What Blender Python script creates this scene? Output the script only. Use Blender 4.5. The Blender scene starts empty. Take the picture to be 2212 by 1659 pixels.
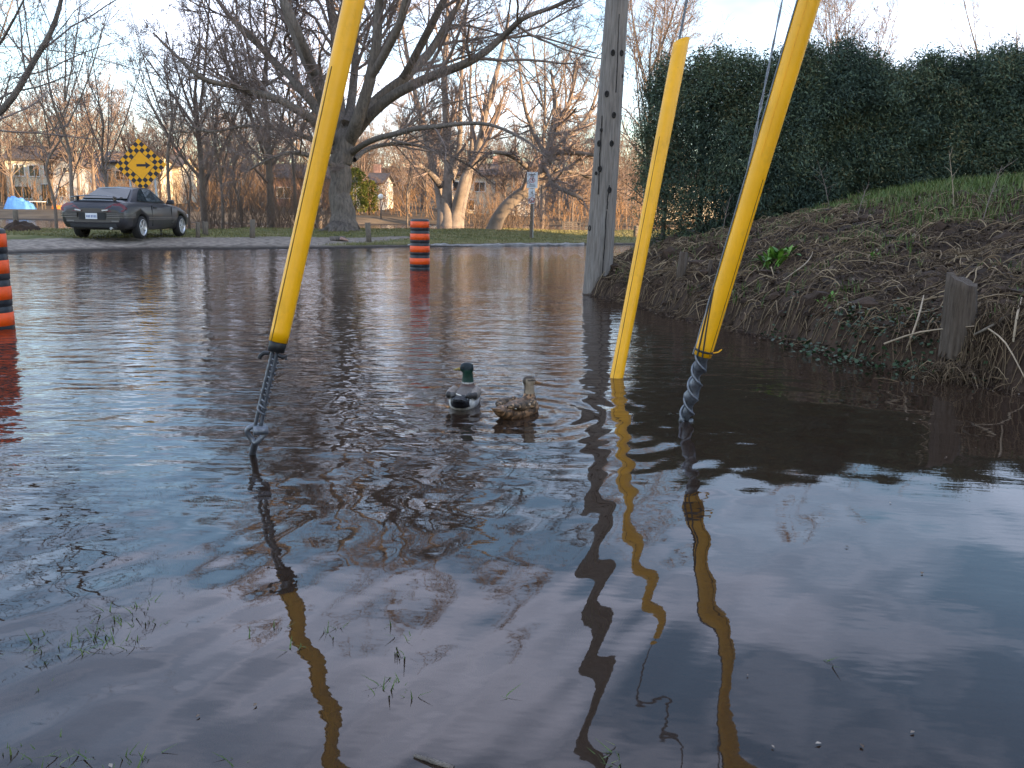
import bpy, bmesh, math, random
import numpy as np
from mathutils import Vector, Matrix, Quaternion
R = math.radians
random.seed(7)
scene = bpy.context.scene
COL = scene.collection

# ------------------------------------------------------------------ camera
FPX, CX, CY = 1915.0, 1106.0, 829.5          # focal length and centre in units of a 2212 px wide picture
CAM = np.array([0.0, 0.0, 1.15])
PITCH, ROLL = math.atan((CY - 458.0) / FPX), R(1.1)
_f = np.array([0, math.cos(PITCH), -math.sin(PITCH)])
_r0 = np.array([1.0, 0, 0]); _u0 = np.array([0, math.sin(PITCH), math.cos(PITCH)])
_r = math.cos(ROLL) * _r0 + math.sin(ROLL) * _u0
_u = -math.sin(ROLL) * _r0 + math.cos(ROLL) * _u0
cam_d = bpy.data.cameras.new('camera'); cam = bpy.data.objects.new('camera', cam_d); COL.objects.link(cam)
cam_d.sensor_width = 36; cam_d.lens = 36 * FPX / 2212; cam_d.clip_start = 0.05; cam_d.clip_end = 3000
cam.matrix_world = Matrix(((_r[0], _u[0], -_f[0], CAM[0]), (_r[1], _u[1], -_f[1], CAM[1]), (_r[2], _u[2], -_f[2], CAM[2]), (0, 0, 0, 1)))
scene.camera = cam

# ------------------------------------------------------------------ sky and sun
SUN_AZ, SUN_EL = R(115), R(9.0)             # clockwise from +Y; low evening sun from the right
world = bpy.data.worlds.new('World'); scene.world = world; world.use_nodes = True
wn, wl = world.node_tree.nodes, world.node_tree.links
wn.clear()
w_out = wn.new('ShaderNodeOutputWorld'); w_bg = wn.new('ShaderNodeBackground'); w_sky = wn.new('ShaderNodeTexSky')
w_sky.sky_type = 'NISHITA'; w_sky.sun_disc = False; w_sky.sun_elevation = SUN_EL; w_sky.sun_rotation = SUN_AZ
w_sky.air_density = 1.0; w_sky.dust_density = 0.4; w_sky.ozone_density = 2.0
w_bg.inputs['Strength'].default_value = 0.15
w_tc = wn.new('ShaderNodeTexCoord'); w_map = wn.new('ShaderNodeMapping'); w_map.inputs['Scale'].default_value = (1.0, 1.0, 3.2)
w_n = wn.new('ShaderNodeTexNoise'); w_n.inputs['Scale'].default_value = 1.9; w_n.inputs['Detail'].default_value = 5; w_n.inputs['Roughness'].default_value = 0.55
w_ramp = wn.new('ShaderNodeMapRange'); w_ramp.inputs['From Min'].default_value = 0.43; w_ramp.inputs['From Max'].default_value = 0.72
w_ramp.inputs['To Max'].default_value = 0.85
w_mix = wn.new('ShaderNodeMix'); w_mix.data_type = 'RGBA'
w_mix.inputs['B'].default_value = (5.4, 5.6, 6.9, 1)
wl.new(w_tc.outputs['Generated'], w_map.inputs['Vector']); wl.new(w_map.outputs['Vector'], w_n.inputs['Vector'])
wl.new(w_n.outputs['Fac'], w_ramp.inputs['Value']); wl.new(w_ramp.outputs['Result'], w_mix.inputs['Factor'])
wl.new(w_sky.outputs['Color'], w_mix.inputs['A']); wl.new(w_mix.outputs['Result'], w_bg.inputs['Color'])
wl.new(w_bg.outputs['Background'], w_out.inputs['Surface'])

SUN = Vector((math.sin(SUN_AZ) * math.cos(SUN_EL), math.cos(SUN_AZ) * math.cos(SUN_EL), math.sin(SUN_EL)))
sun_d = bpy.data.lights.new('sun', 'SUN'); sun_d.energy = 5.0; sun_d.angle = R(0.5); sun_d.color = (1.0, 0.71, 0.41)
sun = bpy.data.objects.new('sun', sun_d); COL.objects.link(sun); sun.rotation_euler = SUN.to_track_quat('Z', 'Y').to_euler()

vs = scene.view_settings
vs.view_transform = 'Standard'; vs.look = 'None'; vs.gamma = 1; vs.use_curve_mapping = False; vs.exposure = 1.8
scene.render.engine = 'CYCLES'
scene.cycles.use_denoising = True
scene.cycles.max_bounces = 6; scene.cycles.transparent_max_bounces = 8; scene.cycles.caustics_reflective = False; scene.cycles.caustics_refractive = False

# ------------------------------------------------------------------ pixel rays
def ray(px, py): return _f + (px - CX) / FPX * _r + (CY - py) / FPX * _u
def at(px, py, zc): return CAM + zc * ray(px, py)
def on_z(px, py, z=0.0):
    d = ray(px, py); return CAM + d * (z - CAM[2]) / d[2]
def zc_of(p): return float(np.dot(np.asarray(p) - CAM, _f))

# ------------------------------------------------------------------ object helpers
def tag(o, label=None, cat=None, group=None, kind=None):
    if label: o['label'] = label
    if cat: o['category'] = cat
    if group: o['group'] = group
    if kind: o['kind'] = kind
    return o
def empty(name, loc=(0, 0, 0), rz=0.0, label=None, cat=None, group=None):
    o = bpy.data.objects.new(name, None); COL.objects.link(o); o.location = Vector(loc); o.rotation_euler = (0, 0, rz)
    return tag(o, label, cat, group)
def link(name, me, parent=None, mats=None):
    o = bpy.data.objects.new(name, me); COL.objects.link(o)
    if parent is not None: o.parent = parent
    return o
def mesh_np(name, V, F, mat, smooth=True, attr=None, cattr=None):
    """V (n,3); F list of (m,k) index arrays"""
    me = bpy.data.meshes.new(name)
    V = np.asarray(V, np.float32); me.vertices.add(len(V)); me.vertices.foreach_set('co', V.ravel())
    if not isinstance(F, list): F = [F]
    F = [np.asarray(f, np.int32) for f in F if len(f)]
    loops = np.concatenate([f.ravel() for f in F]); tot = np.concatenate([np.full(len(f), f.shape[1], np.int32) for f in F])
    st = np.concatenate([[0], np.cumsum(tot)[:-1]]).astype(np.int32)
    me.loops.add(len(loops)); me.loops.foreach_set('vertex_index', loops)
    me.polygons.add(len(tot)); me.polygons.foreach_set('loop_start', st)
    try: me.polygons.foreach_set('loop_total', tot)
    except Exception: pass
    me.polygons.foreach_set('use_smooth', np.full(len(tot), smooth))
    if attr is not None:
        a = me.attributes.new('tint', 'FLOAT', 'POINT'); a.data.foreach_set('value', np.asarray(attr, np.float32))
    if cattr is not None:
        a = me.attributes.new('plumage', 'FLOAT_COLOR', 'POINT'); a.data.foreach_set('color', np.asarray(cattr, np.float32).ravel())
    me.update(calc_edges=True); me.validate()
    me.materials.append(mat)
    return me
def bm_obj(name, bm, mat, parent=None, smooth=False):
    me = bpy.data.meshes.new(name); bmesh.ops.recalc_face_normals(bm, faces=bm.faces[:]); bm.to_mesh(me); bm.free()
    for m in (mat if isinstance(mat, (list, tuple)) else [mat]): me.materials.append(m)
    if smooth: me.polygons.foreach_set('use_smooth', np.full(len(me.polygons), True))
    return link(name, me, parent)
def box(bm, c, s, rot=None, bevel=0.0, mi=0):
    g = bmesh.ops.create_cube(bm, size=1.0); vs_ = g['verts']
    M = Matrix.Translation(Vector(c)) @ (rot.to_4x4() if rot is not None else Matrix.Identity(4)) @ Matrix.Diagonal((*s, 1))
    bmesh.ops.transform(bm, matrix=M, verts=vs_)
    fs = {f for v in vs_ for f in v.link_faces}
    for f in fs: f.material_index = mi
    if bevel > 0:
        es = list({e for v in vs_ for e in v.link_edges})
        bmesh.ops.bevel(bm, geom=es, offset=bevel, segments=2, affect='EDGES', profile=0.6)
def cyl(bm, p0, p1, r0, r1=None, n=16, cap=True, mi=0):
    p0, p1 = Vector(p0), Vector(p1); r1 = r0 if r1 is None else r1
    q = (p1 - p0).to_track_quat('Z', 'Y')
    A = [bm.verts.new(p0 + q @ Vector((r0 * math.cos(2 * math.pi * k / n), r0 * math.sin(2 * math.pi * k / n), 0))) for k in range(n)]
    B = [bm.verts.new(p1 + q @ Vector((r1 * math.cos(2 * math.pi * k / n), r1 * math.sin(2 * math.pi * k / n), 0))) for k in range(n)]
    fs = [bm.faces.new((A[k], A[(k + 1) % n], B[(k + 1) % n], B[k])) for k in range(n)]
    for f in fs: f.smooth = True
    if cap: fs += [bm.faces.new(A[::-1]), bm.faces.new(B)]
    for f in fs: f.material_index = mi
def tubes(P, Rr, k=3):
    """P (M,n,3), Rr (M,n) -> verts, quads"""
    M, n, _ = P.shape
    T = np.empty_like(P); T[:, 1:-1] = P[:, 2:] - P[:, :-2]; T[:, 0] = P[:, 1] - P[:, 0]; T[:, -1] = P[:, -1] - P[:, -2]
    T /= np.linalg.norm(T, axis=2, keepdims=True) + 1e-9
    mean = P[:, -1] - P[:, 0]; mean /= np.linalg.norm(mean, axis=1, keepdims=True) + 1e-9
    ref = np.where(np.abs(mean[:, 2:3]) > 0.8, np.array([[1.0, 0.2, 0]]), np.array([[0.0, 0.1, 1.0]]))[:, None, :]
    A = np.cross(T, ref); A /= np.linalg.norm(A, axis=2, keepdims=True) + 1e-9
    B = np.cross(T, A)
    an = np.arange(k) * 2 * math.pi / k
    V = P[:, :, None, :] + Rr[:, :, None, None] * (np.cos(an)[None, None, :, None] * A[:, :, None, :] + np.sin(an)[None, None, :, None] * B[:, :, None, :])
    idx = np.arange(M * n * k).reshape(M, n, k)
    a = idx[:, :-1, :]; b = idx[:, 1:, :]
    Q = np.stack([a, np.roll(a, -1, 2), np.roll(b, -1, 2), b], -1).reshape(-1, 4)
    return V.reshape(-1, 3), Q
def join(parts):
    Vs, Fs, o = [], [], 0
    for V, F in parts:
        Vs.append(V); Fs.append(F + o); o += len(V)
    return np.concatenate(Vs), np.concatenate(Fs)
def curve_tube(pts, radii, k=8, sub=1):
    P = np.array(pts, float)
    if sub > 1:
        P = smooth_line(P, sub); radii = np.interp(np.linspace(0, 1, len(P)), np.linspace(0, 1, len(radii)), radii)
    return tubes(P[None], np.asarray(radii, float)[None], k)
def smooth_line(P, sub):
    n = len(P); out = []
    for i in range(n - 1):
        p0, p1, p2, p3 = P[max(i - 1, 0)], P[i], P[i + 1], P[min(i + 2, n - 1)]
        for j in range(sub):
            t = j / sub
            out.append(0.5 * ((2 * p1) + (-p0 + p2) * t + (2 * p0 - 5 * p1 + 4 * p2 - p3) * t * t + (-p0 + 3 * p1 - 3 * p2 + p3) * t ** 3))
    out.append(P[-1]); return np.array(out)

# ------------------------------------------------------------------ materials
def mat(name, col, rough=0.7, var=0.25, scale=6.0, bump=0.0, bscale=None, metal=0.0, spec=0.4, tint=None, stretch=(1, 1, 1), detail=5, col2=None, obj=True):
    m = bpy.data.materials.new(name); m.use_nodes = True
    nt = m.node_tree; n, l = nt.nodes, nt.links
    b = n['Principled BSDF']
    b.inputs['Roughness'].default_value = rough; b.inputs['Metallic'].default_value = metal
    b.inputs['Specular IOR Level'].default_value = spec
    tc = n.new('ShaderNodeTexCoord'); mp = n.new('ShaderNodeMapping'); mp.inputs['Scale'].default_value = stretch
    l.new(tc.outputs['Object' if obj else 'Generated'], mp.inputs['Vector'])
    nz = n.new('ShaderNodeTexNoise'); nz.inputs['Scale'].default_value = scale; nz.inputs['Detail'].default_value = detail; nz.inputs['Roughness'].default_value = 0.65
    l.new(mp.outputs['Vector'], nz.inputs['Vector'])
    mr = n.new('ShaderNodeMapRange'); mr.inputs['From Min'].default_value = 0.3; mr.inputs['From Max'].default_value = 0.7
    l.new(nz.outputs['Fac'], mr.inputs['Value'])
    mx = n.new('ShaderNodeMix'); mx.data_type = 'RGBA'
    c2 = col2 if col2 else tuple(c * (1 + var) for c in col); c1 = col if col2 else tuple(c * (1 - var) for c in col)
    mx.inputs['A'].default_value = (*c1, 1); mx.inputs['B'].default_value = (*c2, 1)
    l.new(mr.outputs['Result'], mx.inputs['Factor'])
    out = mx.outputs['Result']
    if tint is not None:
        at_ = n.new('ShaderNodeAttribute'); at_.attribute_name = 'tint'
        rp = n.new('ShaderNodeValToRGB'); cr = rp.color_ramp
        for i, c in enumerate(tint):
            e = cr.elements[i] if i < 2 else cr.elements.new(1.0)
            e.color = (*c, 1)
        for i, e in enumerate(list(cr.elements)): e.position = i / (len(tint) - 1)
        l.new(at_.outputs['Fac'], rp.inputs['Fac'])
        m2 = n.new('ShaderNodeMix'); m2.data_type = 'RGBA'; m2.blend_type = 'MULTIPLY'; m2.inputs['Factor'].default_value = 1
        mx.inputs['A'].default_value = (1 - var, 1 - var, 1 - var, 1); mx.inputs['B'].default_value = (1 + var, 1 + var, 1 + var, 1)
        l.new(rp.outputs['Color'], m2.inputs['A']); l.new(out, m2.inputs['B']); out = m2.outputs['Result']
    l.new(out, b.inputs['Base Color'])
    if bump > 0:
        bp = n.new('ShaderNodeBump'); bp.inputs['Strength'].default_value = 1.0; bp.inputs['Distance'].default_value = bump
        if bscale:
            nb = n.new('ShaderNodeTexNoise'); nb.inputs['Scale'].default_value = bscale; nb.inputs['Detail'].default_value = 4
            l.new(mp.outputs['Vector'], nb.inputs['Vector']); l.new(nb.outputs['Fac'], bp.inputs['Height'])
        else: l.new(nz.outputs['Fac'], bp.inputs['Height'])
        l.new(bp.outputs['Normal'], b.inputs['Normal'])
    return m
def translucent_leaf(name, cols, rough=0.6, var=0.2):
    return mat(name, cols[0], rough, var, 3.0, tint=cols, spec=0.25)

def grime(m, dirt, lo, hi, scale, stretch=(1, 1, 1), amount=0.8, rough=None, fine=None):
    """patches of dirt, scuffs and fading over a finished material"""
    n, l = m.node_tree.nodes, m.node_tree.links; b = n['Principled BSDF']; src = b.inputs['Base Color'].links[0].from_socket
    tc = n.new('ShaderNodeTexCoord'); mp = n.new('ShaderNodeMapping'); mp.inputs['Scale'].default_value = stretch; l.new(tc.outputs['Object'], mp.inputs['Vector'])
    t = n.new('ShaderNodeTexNoise'); t.inputs['Scale'].default_value = scale; t.inputs['Detail'].default_value = 9; t.inputs['Roughness'].default_value = 0.72; l.new(mp.outputs['Vector'], t.inputs['Vector'])
    r = n.new('ShaderNodeMapRange'); r.inputs['From Min'].default_value = lo; r.inputs['From Max'].default_value = hi; r.inputs['To Max'].default_value = amount; l.new(t.outputs['Fac'], r.inputs['Value'])
    x = n.new('ShaderNodeMix'); x.data_type = 'RGBA'; l.new(r.outputs['Result'], x.inputs['Factor']); l.new(src, x.inputs['A']); x.inputs['B'].default_value = (*dirt, 1); l.new(x.outputs['Result'], b.inputs['Base Color'])
    if rough is not None:
        y = n.new('ShaderNodeMapRange'); y.inputs['From Min'].default_value = lo; y.inputs['From Max'].default_value = hi; y.inputs['To Min'].default_value = b.inputs['Roughness'].default_value; y.inputs['To Max'].default_value = rough; l.new(t.outputs['Fac'], y.inputs['Value']); l.new(y.outputs['Result'], b.inputs['Roughness'])
M = {}
M['bark'] = mat('weathered_bark', (0.145, 0.12, 0.10), 0.9, 0.45, 13, 0.07, stretch=(1, 1, 0.22))
M['bark_twig'] = mat('twig_bark', (0.19, 0.145, 0.125), 0.85, 0.25, 2)
M['bark_far'] = mat('warm_bark', (0.17, 0.135, 0.11), 0.9, 0.3, 2)
M['twig_far'] = mat('russet_twigs', (0.21, 0.155, 0.13), 0.9, 0.25, 0.6)
M['yellow'] = mat('yellow_plastic', (0.86, 0.405, 0.001), 0.42, 0.10, 3, 0.0006, 60, spec=0.45)
M['seam'] = mat('dark_seam', (0.10, 0.065, 0.01), 0.8, 0.4, 30)
M['galv'] = mat('galvanised_steel', (0.17, 0.18, 0.20), 0.48, 0.35, 40, metal=0.75)
M['wire'] = mat('steel_strand', (0.13, 0.14, 0.15), 0.5, 0.3, 60, metal=0.5)
M['tape'] = mat('black_tape', (0.012, 0.012, 0.013), 0.5, 0.3, 40, 0.001)
M['pole'] = mat('weathered_pole_wood', (0.18, 0.155, 0.135), 0.9, 0.45, 9, 0.006, stretch=(6, 6, 0.35), detail=7)
M['rotten'] = mat('rotten_wood', (0.045, 0.03, 0.02), 0.95, 0.5, 9, 0.014, stretch=(6, 6, 0.6), col2=(0.12, 0.092, 0.07))
M['stake'] = mat('grey_stake_wood', (0.13, 0.105, 0.08), 0.95, 0.45, 14, 0.004, stretch=(5, 5, 0.5))
M['hole'] = mat('dark_knot', (0.022, 0.019, 0.017), 0.95, 0.3, 20)
M['orange'] = mat('orange_reflective_sheet', (0.84, 0.085, 0.002), 0.5, 0.10, 20, spec=0.5)
M['drum_black'] = mat('black_drum_plastic', (0.022, 0.022, 0.026), 0.42, 0.3, 15)
M['steel_post'] = mat('sign_post_steel', (0.34, 0.35, 0.35), 0.55, 0.2, 10, metal=0.4)
M['sign_yellow'] = mat('sign_amber', (0.80, 0.36, 0.006), 0.5, 0.06, 8)
M['sign_black'] = mat('sign_black', (0.015, 0.013, 0.02), 0.5, 0.2, 8)
M['sign_white'] = mat('sign_white', (0.62, 0.64, 0.67), 0.5, 0.06, 8)
M['sign_red'] = mat('sign_red', (0.45, 0.03, 0.03), 0.5, 0.1, 8)
M['concrete'] = mat('kerb_concrete', (0.24, 0.225, 0.215), 0.9, 0.5, 3, 0.004, 30)
M['soil'] = mat('dark_soil', (0.038, 0.022, 0.013), 1.0, 0.5, 5, 0.02, 18)
M['roots'] = mat('dead_stems', (0.3, 0.2, 0.12), 0.95, 0.25, 8, tint=[(0.026, 0.014, 0.007), (0.075, 0.048, 0.027), (0.165, 0.112, 0.064), (0.33, 0.245, 0.15)])
M['litter'] = mat('leaf_litter', (0.2, 0.12, 0.08), 0.95, 0.3, 8, tint=[(0.025, 0.015, 0.01), (0.055, 0.035, 0.024), (0.13, 0.085, 0.055), (0.32, 0.27, 0.22)])
M['blade'] = mat('grass_blades', (0.1, 0.16, 0.03), 0.7, 0.25, 3, tint=[(0.04, 0.07, 0.012), (0.07, 0.11, 0.02), (0.115, 0.13, 0.035), (0.18, 0.14, 0.06)])
grime(M['yellow'], (0.30, 0.17, 0.02), 0.52, 0.80, 5, (2, 2, 1.2), 0.45, 0.7); grime(M['yellow'], (0.10, 0.07, 0.03), 0.63, 0.76, 22, (1.2, 1.2, 0.9), 0.45)
grime(M['orange'], (0.22, 0.05, 0.02), 0.50, 0.80, 9, (1, 1, 1), 0.7, 0.8); grime(M['drum_black'], (0.10, 0.09, 0.085), 0.5, 0.8, 8, (1, 1, 1), 0.6, 0.75)
grime(M['pole'], (0.30, 0.28, 0.26), 0.5, 0.72, 3, (3, 3, 0.35), 0.55); grime(M['pole'], (0.06, 0.05, 0.045), 0.54, 0.75, 5, (4, 4, 0.25), 0.7)
grime(M['galv'], (0.16, 0.09, 0.05), 0.55, 0.8, 30, (1, 1, 1), 0.7, 0.8)
M['lawn_blade'] = mat('lawn_blades', (0.1, 0.16, 0.03), 0.8, 0.25, 3, tint=[(0.09, 0.095, 0.025), (0.14, 0.135, 0.045), (0.20, 0.17, 0.07), (0.26, 0.20, 0.10)])
M['weed'] = mat('weed_leaf', (0.06, 0.14, 0.02), 0.55, 0.25, 3, tint=[(0.04, 0.11, 0.012), (0.08, 0.19, 0.02), (0.13, 0.24, 0.03)])
M['ivy'] = mat('ivy_leaf', (0.03, 0.08, 0.03), 0.5, 0.25, 3, tint=[(0.010, 0.026, 0.010), (0.018, 0.045, 0.016), (0.035, 0.07, 0.022)])
M['cedar'] = mat('cedar_foliage', (0.04, 0.07, 0.04), 0.75, 0.3, 1.5, tint=[(0.036, 0.056, 0.044), (0.065, 0.095, 0.068), (0.10, 0.13, 0.07), (0.17, 0.14, 0.07)], spec=0.2)
M['evergreen'] = mat('yellow_green_evergreen', (0.08, 0.1, 0.02), 0.8, 0.3, 1.5, tint=[(0.05, 0.075, 0.012), (0.10, 0.12, 0.018), (0.15, 0.16, 0.03)], spec=0.2)  # yellow-green foliage tints
M['cedar_bark'] = mat('cedar_bark', (0.10, 0.075, 0.055), 0.95, 0.3, 6)

# ------------------------------------------------------------------ ground shape
shore_px = [(-900, 565), (-300, 556), (0, 550), (200, 542), (500, 539), (700, 537), (900, 534), (1100, 531), (1250, 530), (1420, 529), (1900, 528)]
shore = np.array([on_z(*p) for p in shore_px])
SX = np.concatenate([[-400], shore[:, 0], [400]]); SY = np.concatenate([[shore[0, 1] - 1], shore[:, 1], [shore[-1, 1] + 2]])
def vnoise(x, y, s, seed=0):
    """smooth value noise, vectorised"""
    x = np.asarray(x, float) / s; y = np.asarray(y, float) / s
    xi, yi = np.floor(x).astype(np.int64), np.floor(y).astype(np.int64); fx, fy = x - xi, y - yi
    fx = fx * fx * (3 - 2 * fx); fy = fy * fy * (3 - 2 * fy)
    def h(a, b):
        v = (a * 374761393 + b * 668265263 + seed * 974634) & 0xffffffff
        v = ((v ^ (v >> 13)) * 1274126177) & 0xffffffff
        return ((v ^ (v >> 16)) & 0xffff) / 65535.0
    return (h(xi, yi) * (1 - fx) + h(xi + 1, yi) * fx) * (1 - fy) + (h(xi, yi + 1) * (1 - fx) + h(xi + 1, yi + 1) * fx) * fy
def ground_z(x, y):
    x = np.asarray(x, float); y = np.asarray(y, float)
    s = np.interp(x, SX, SY) + 0.5 * (vnoise(x, y * 0, 1.3, 3) - 0.5)
    d = y - s
    z = np.interp(d, [-30, -22, -8, -0.6, 0, 0.5, 1.6, 4, 10.5, 13, 17, 22, 42, 46, 52, 90, 200, 400],
                  [-0.13, -0.30, -0.40, -0.06, 0.0, 0.05, 0.12, 0.2, 0.36, 0.30, -0.05, -0.5, -0.5, -0.02, 0.45, 1.6, 9, 20])
    near = np.clip((3.2 - y) / 1.5, 0, 1)
    z = z + near * 0.06
    z = z + 0.05 * (vnoise(x, y, 0.8, 1) - 0.5) * np.clip((d + 1) / 1.0, 0.2, 1) + 0.10 * (vnoise(x, y, 4, 2) - 0.5) * np.clip(d / 2, 0, 1)
    return z
def hit(px, py):
    d = ray(px, py); t = 3.0
    while t < 400:
        p = CAM + d * t
        if p[2] < float(ground_z(p[0], p[1])): return p
        t += 0.05
    return CAM + d * 400

# ground sheet
xs = np.unique(np.concatenate([np.linspace(-400, -45, 40), np.linspace(-45, 45, 260), np.linspace(45, 400, 40)]))
ys = np.unique(np.concatenate([np.linspace(-40, 1, 14), np.linspace(1, 20, 60), np.linspace(20, 50, 170), np.linspace(50, 120, 70), np.linspace(120, 900, 30)]))
GX, GY = np.meshgrid(xs, ys)
GZ = ground_z(GX, GY)
V = np.stack([GX, GY, GZ], -1).reshape(-1, 3)
I = np.arange(len(V)).reshape(GX.shape)
F = np.stack([I[:-1, :-1], I[:-1, 1:], I[1:, 1:], I[1:, :-1]], -1).reshape(-1, 4)
gd = (GY - np.interp(GX, SX, SY))
gravel = np.clip(2.6 - gd / 2.0, 0, 1) * np.clip((-GX - 5.0 + gd) / 3.0, 0, 1)
gravel = np.maximum(gravel, np.clip(1.0 - gd / 1.0, 0, 1))
def ground_mat():
    m = bpy.data.materials.new('ground_turf'); m.use_nodes = True; n, l = m.node_tree.nodes, m.node_tree.links
    b = n['Principled BSDF']; b.inputs['Roughness'].default_value = 0.95; b.inputs['Specular IOR Level'].default_value = 0.2
    g = n.new('ShaderNodeNewGeometry')
    def nz(sc, det=6):
        t = n.new('ShaderNodeTexNoise'); t.inputs['Scale'].default_value = sc; t.inputs['Detail'].default_value = det; l.new(g.outputs['Position'], t.inputs['Vector']); return t
    def ramp(src, cols):
        r = n.new('ShaderNodeValToRGB')
        for i, (p, c) in enumerate(cols):
            e = r.color_ramp.elements[i] if i < 2 else r.color_ramp.elements.new(p)
            e.position = p; e.color = (*c, 1)
        l.new(src, r.inputs['Fac']); return r
    turf = ramp(nz(0.9, 8).outputs['Fac'], [(0.3, (0.07, 0.08, 0.022)), (0.7, (0.21, 0.17, 0.08)), (0.5, (0.13, 0.125, 0.045))])
    grav = ramp(nz(6, 8).outputs['Fac'], [(0.3, (0.11, 0.09, 0.075)), (0.7, (0.33, 0.275, 0.225))])
    at_ = n.new('ShaderNodeAttribute'); at_.attribute_name = 'tint'
    ad = n.new('ShaderNodeMath'); ad.operation = 'MULTIPLY_ADD'; l.new(nz(2.5).outputs['Fac'], ad.inputs[0]); ad.inputs[1].default_value = 0.8; 
    sb = n.new('ShaderNodeMath'); sb.operation = 'SUBTRACT'; l.new(at_.outputs['Fac'], sb.inputs[0]); sb.inputs[1].default_value = 0.4; l.new(sb.outputs[0], ad.inputs[2])
    mr = n.new('ShaderNodeMapRange'); mr.inputs['From Min'].default_value = 0.35; mr.inputs['From Max'].default_value = 0.6; l.new(ad.outputs[0], mr.inputs['Value'])
    mx = n.new('ShaderNodeMix'); mx.data_type = 'RGBA'; l.new(mr.outputs['Result'], mx.inputs['Factor']); l.new(turf.outputs['Color'], mx.inputs['A']); l.new(grav.outputs['Color'], mx.inputs['B'])
    # soaked rim: ground within a hand's breadth of the water level is darker and glossier because it is wet
    sx = n.new('ShaderNodeSeparateXYZ'); l.new(g.outputs['Position'], sx.inputs[0])
    wet = n.new('ShaderNodeMapRange'); wet.inputs['From Min'].default_value = 0.03; wet.inputs['From Max'].default_value = 0.09; wet.inputs['To Min'].default_value = 1; wet.inputs['To Max'].default_value = 0
    l.new(sx.outputs['Z'], wet.inputs['Value'])
    mw = n.new('ShaderNodeMix'); mw.data_type = 'RGBA'; l.new(wet.outputs['Result'], mw.inputs['Factor']); 
    fy = n.new('ShaderNodeMapRange'); fy.inputs['From Min'].default_value = 50; fy.inputs['From Max'].default_value = 60; l.new(sx.outputs['Y'], fy.inputs['Value'])
    wood = ramp(nz(0.5, 8).outputs['Fac'], [(0.3, (0.07, 0.05, 0.033)), (0.7, (0.17, 0.125, 0.08))])
    mf = n.new('ShaderNodeMix'); mf.data_type = 'RGBA'; l.new(fy.outputs['Result'], mf.inputs['Factor']); l.new(mx.outputs['Result'], mf.inputs['A']); l.new(wood.outputs['Color'], mf.inputs['B']); l.new(mf.outputs['Result'], mw.inputs['A']); mw.inputs['B'].default_value = (0.035, 0.027, 0.022, 1)
    l.new(mw.outputs['Result'], b.inputs['Base Color'])
    bp = n.new('ShaderNodeBump'); bp.inputs['Distance'].default_value = 0.05; l.new(nz(9).outputs['Fac'], bp.inputs['Height']); l.new(bp.outputs['Normal'], b.inputs['Normal'])
    return m
M['ground'] = ground_mat()
g_o = link('ground', mesh_np('ground', V, F, M['ground'], True, attr=gravel.ravel())); tag(g_o, 'flooded park ground with lawn and gravel verge', kind='structure')

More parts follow.
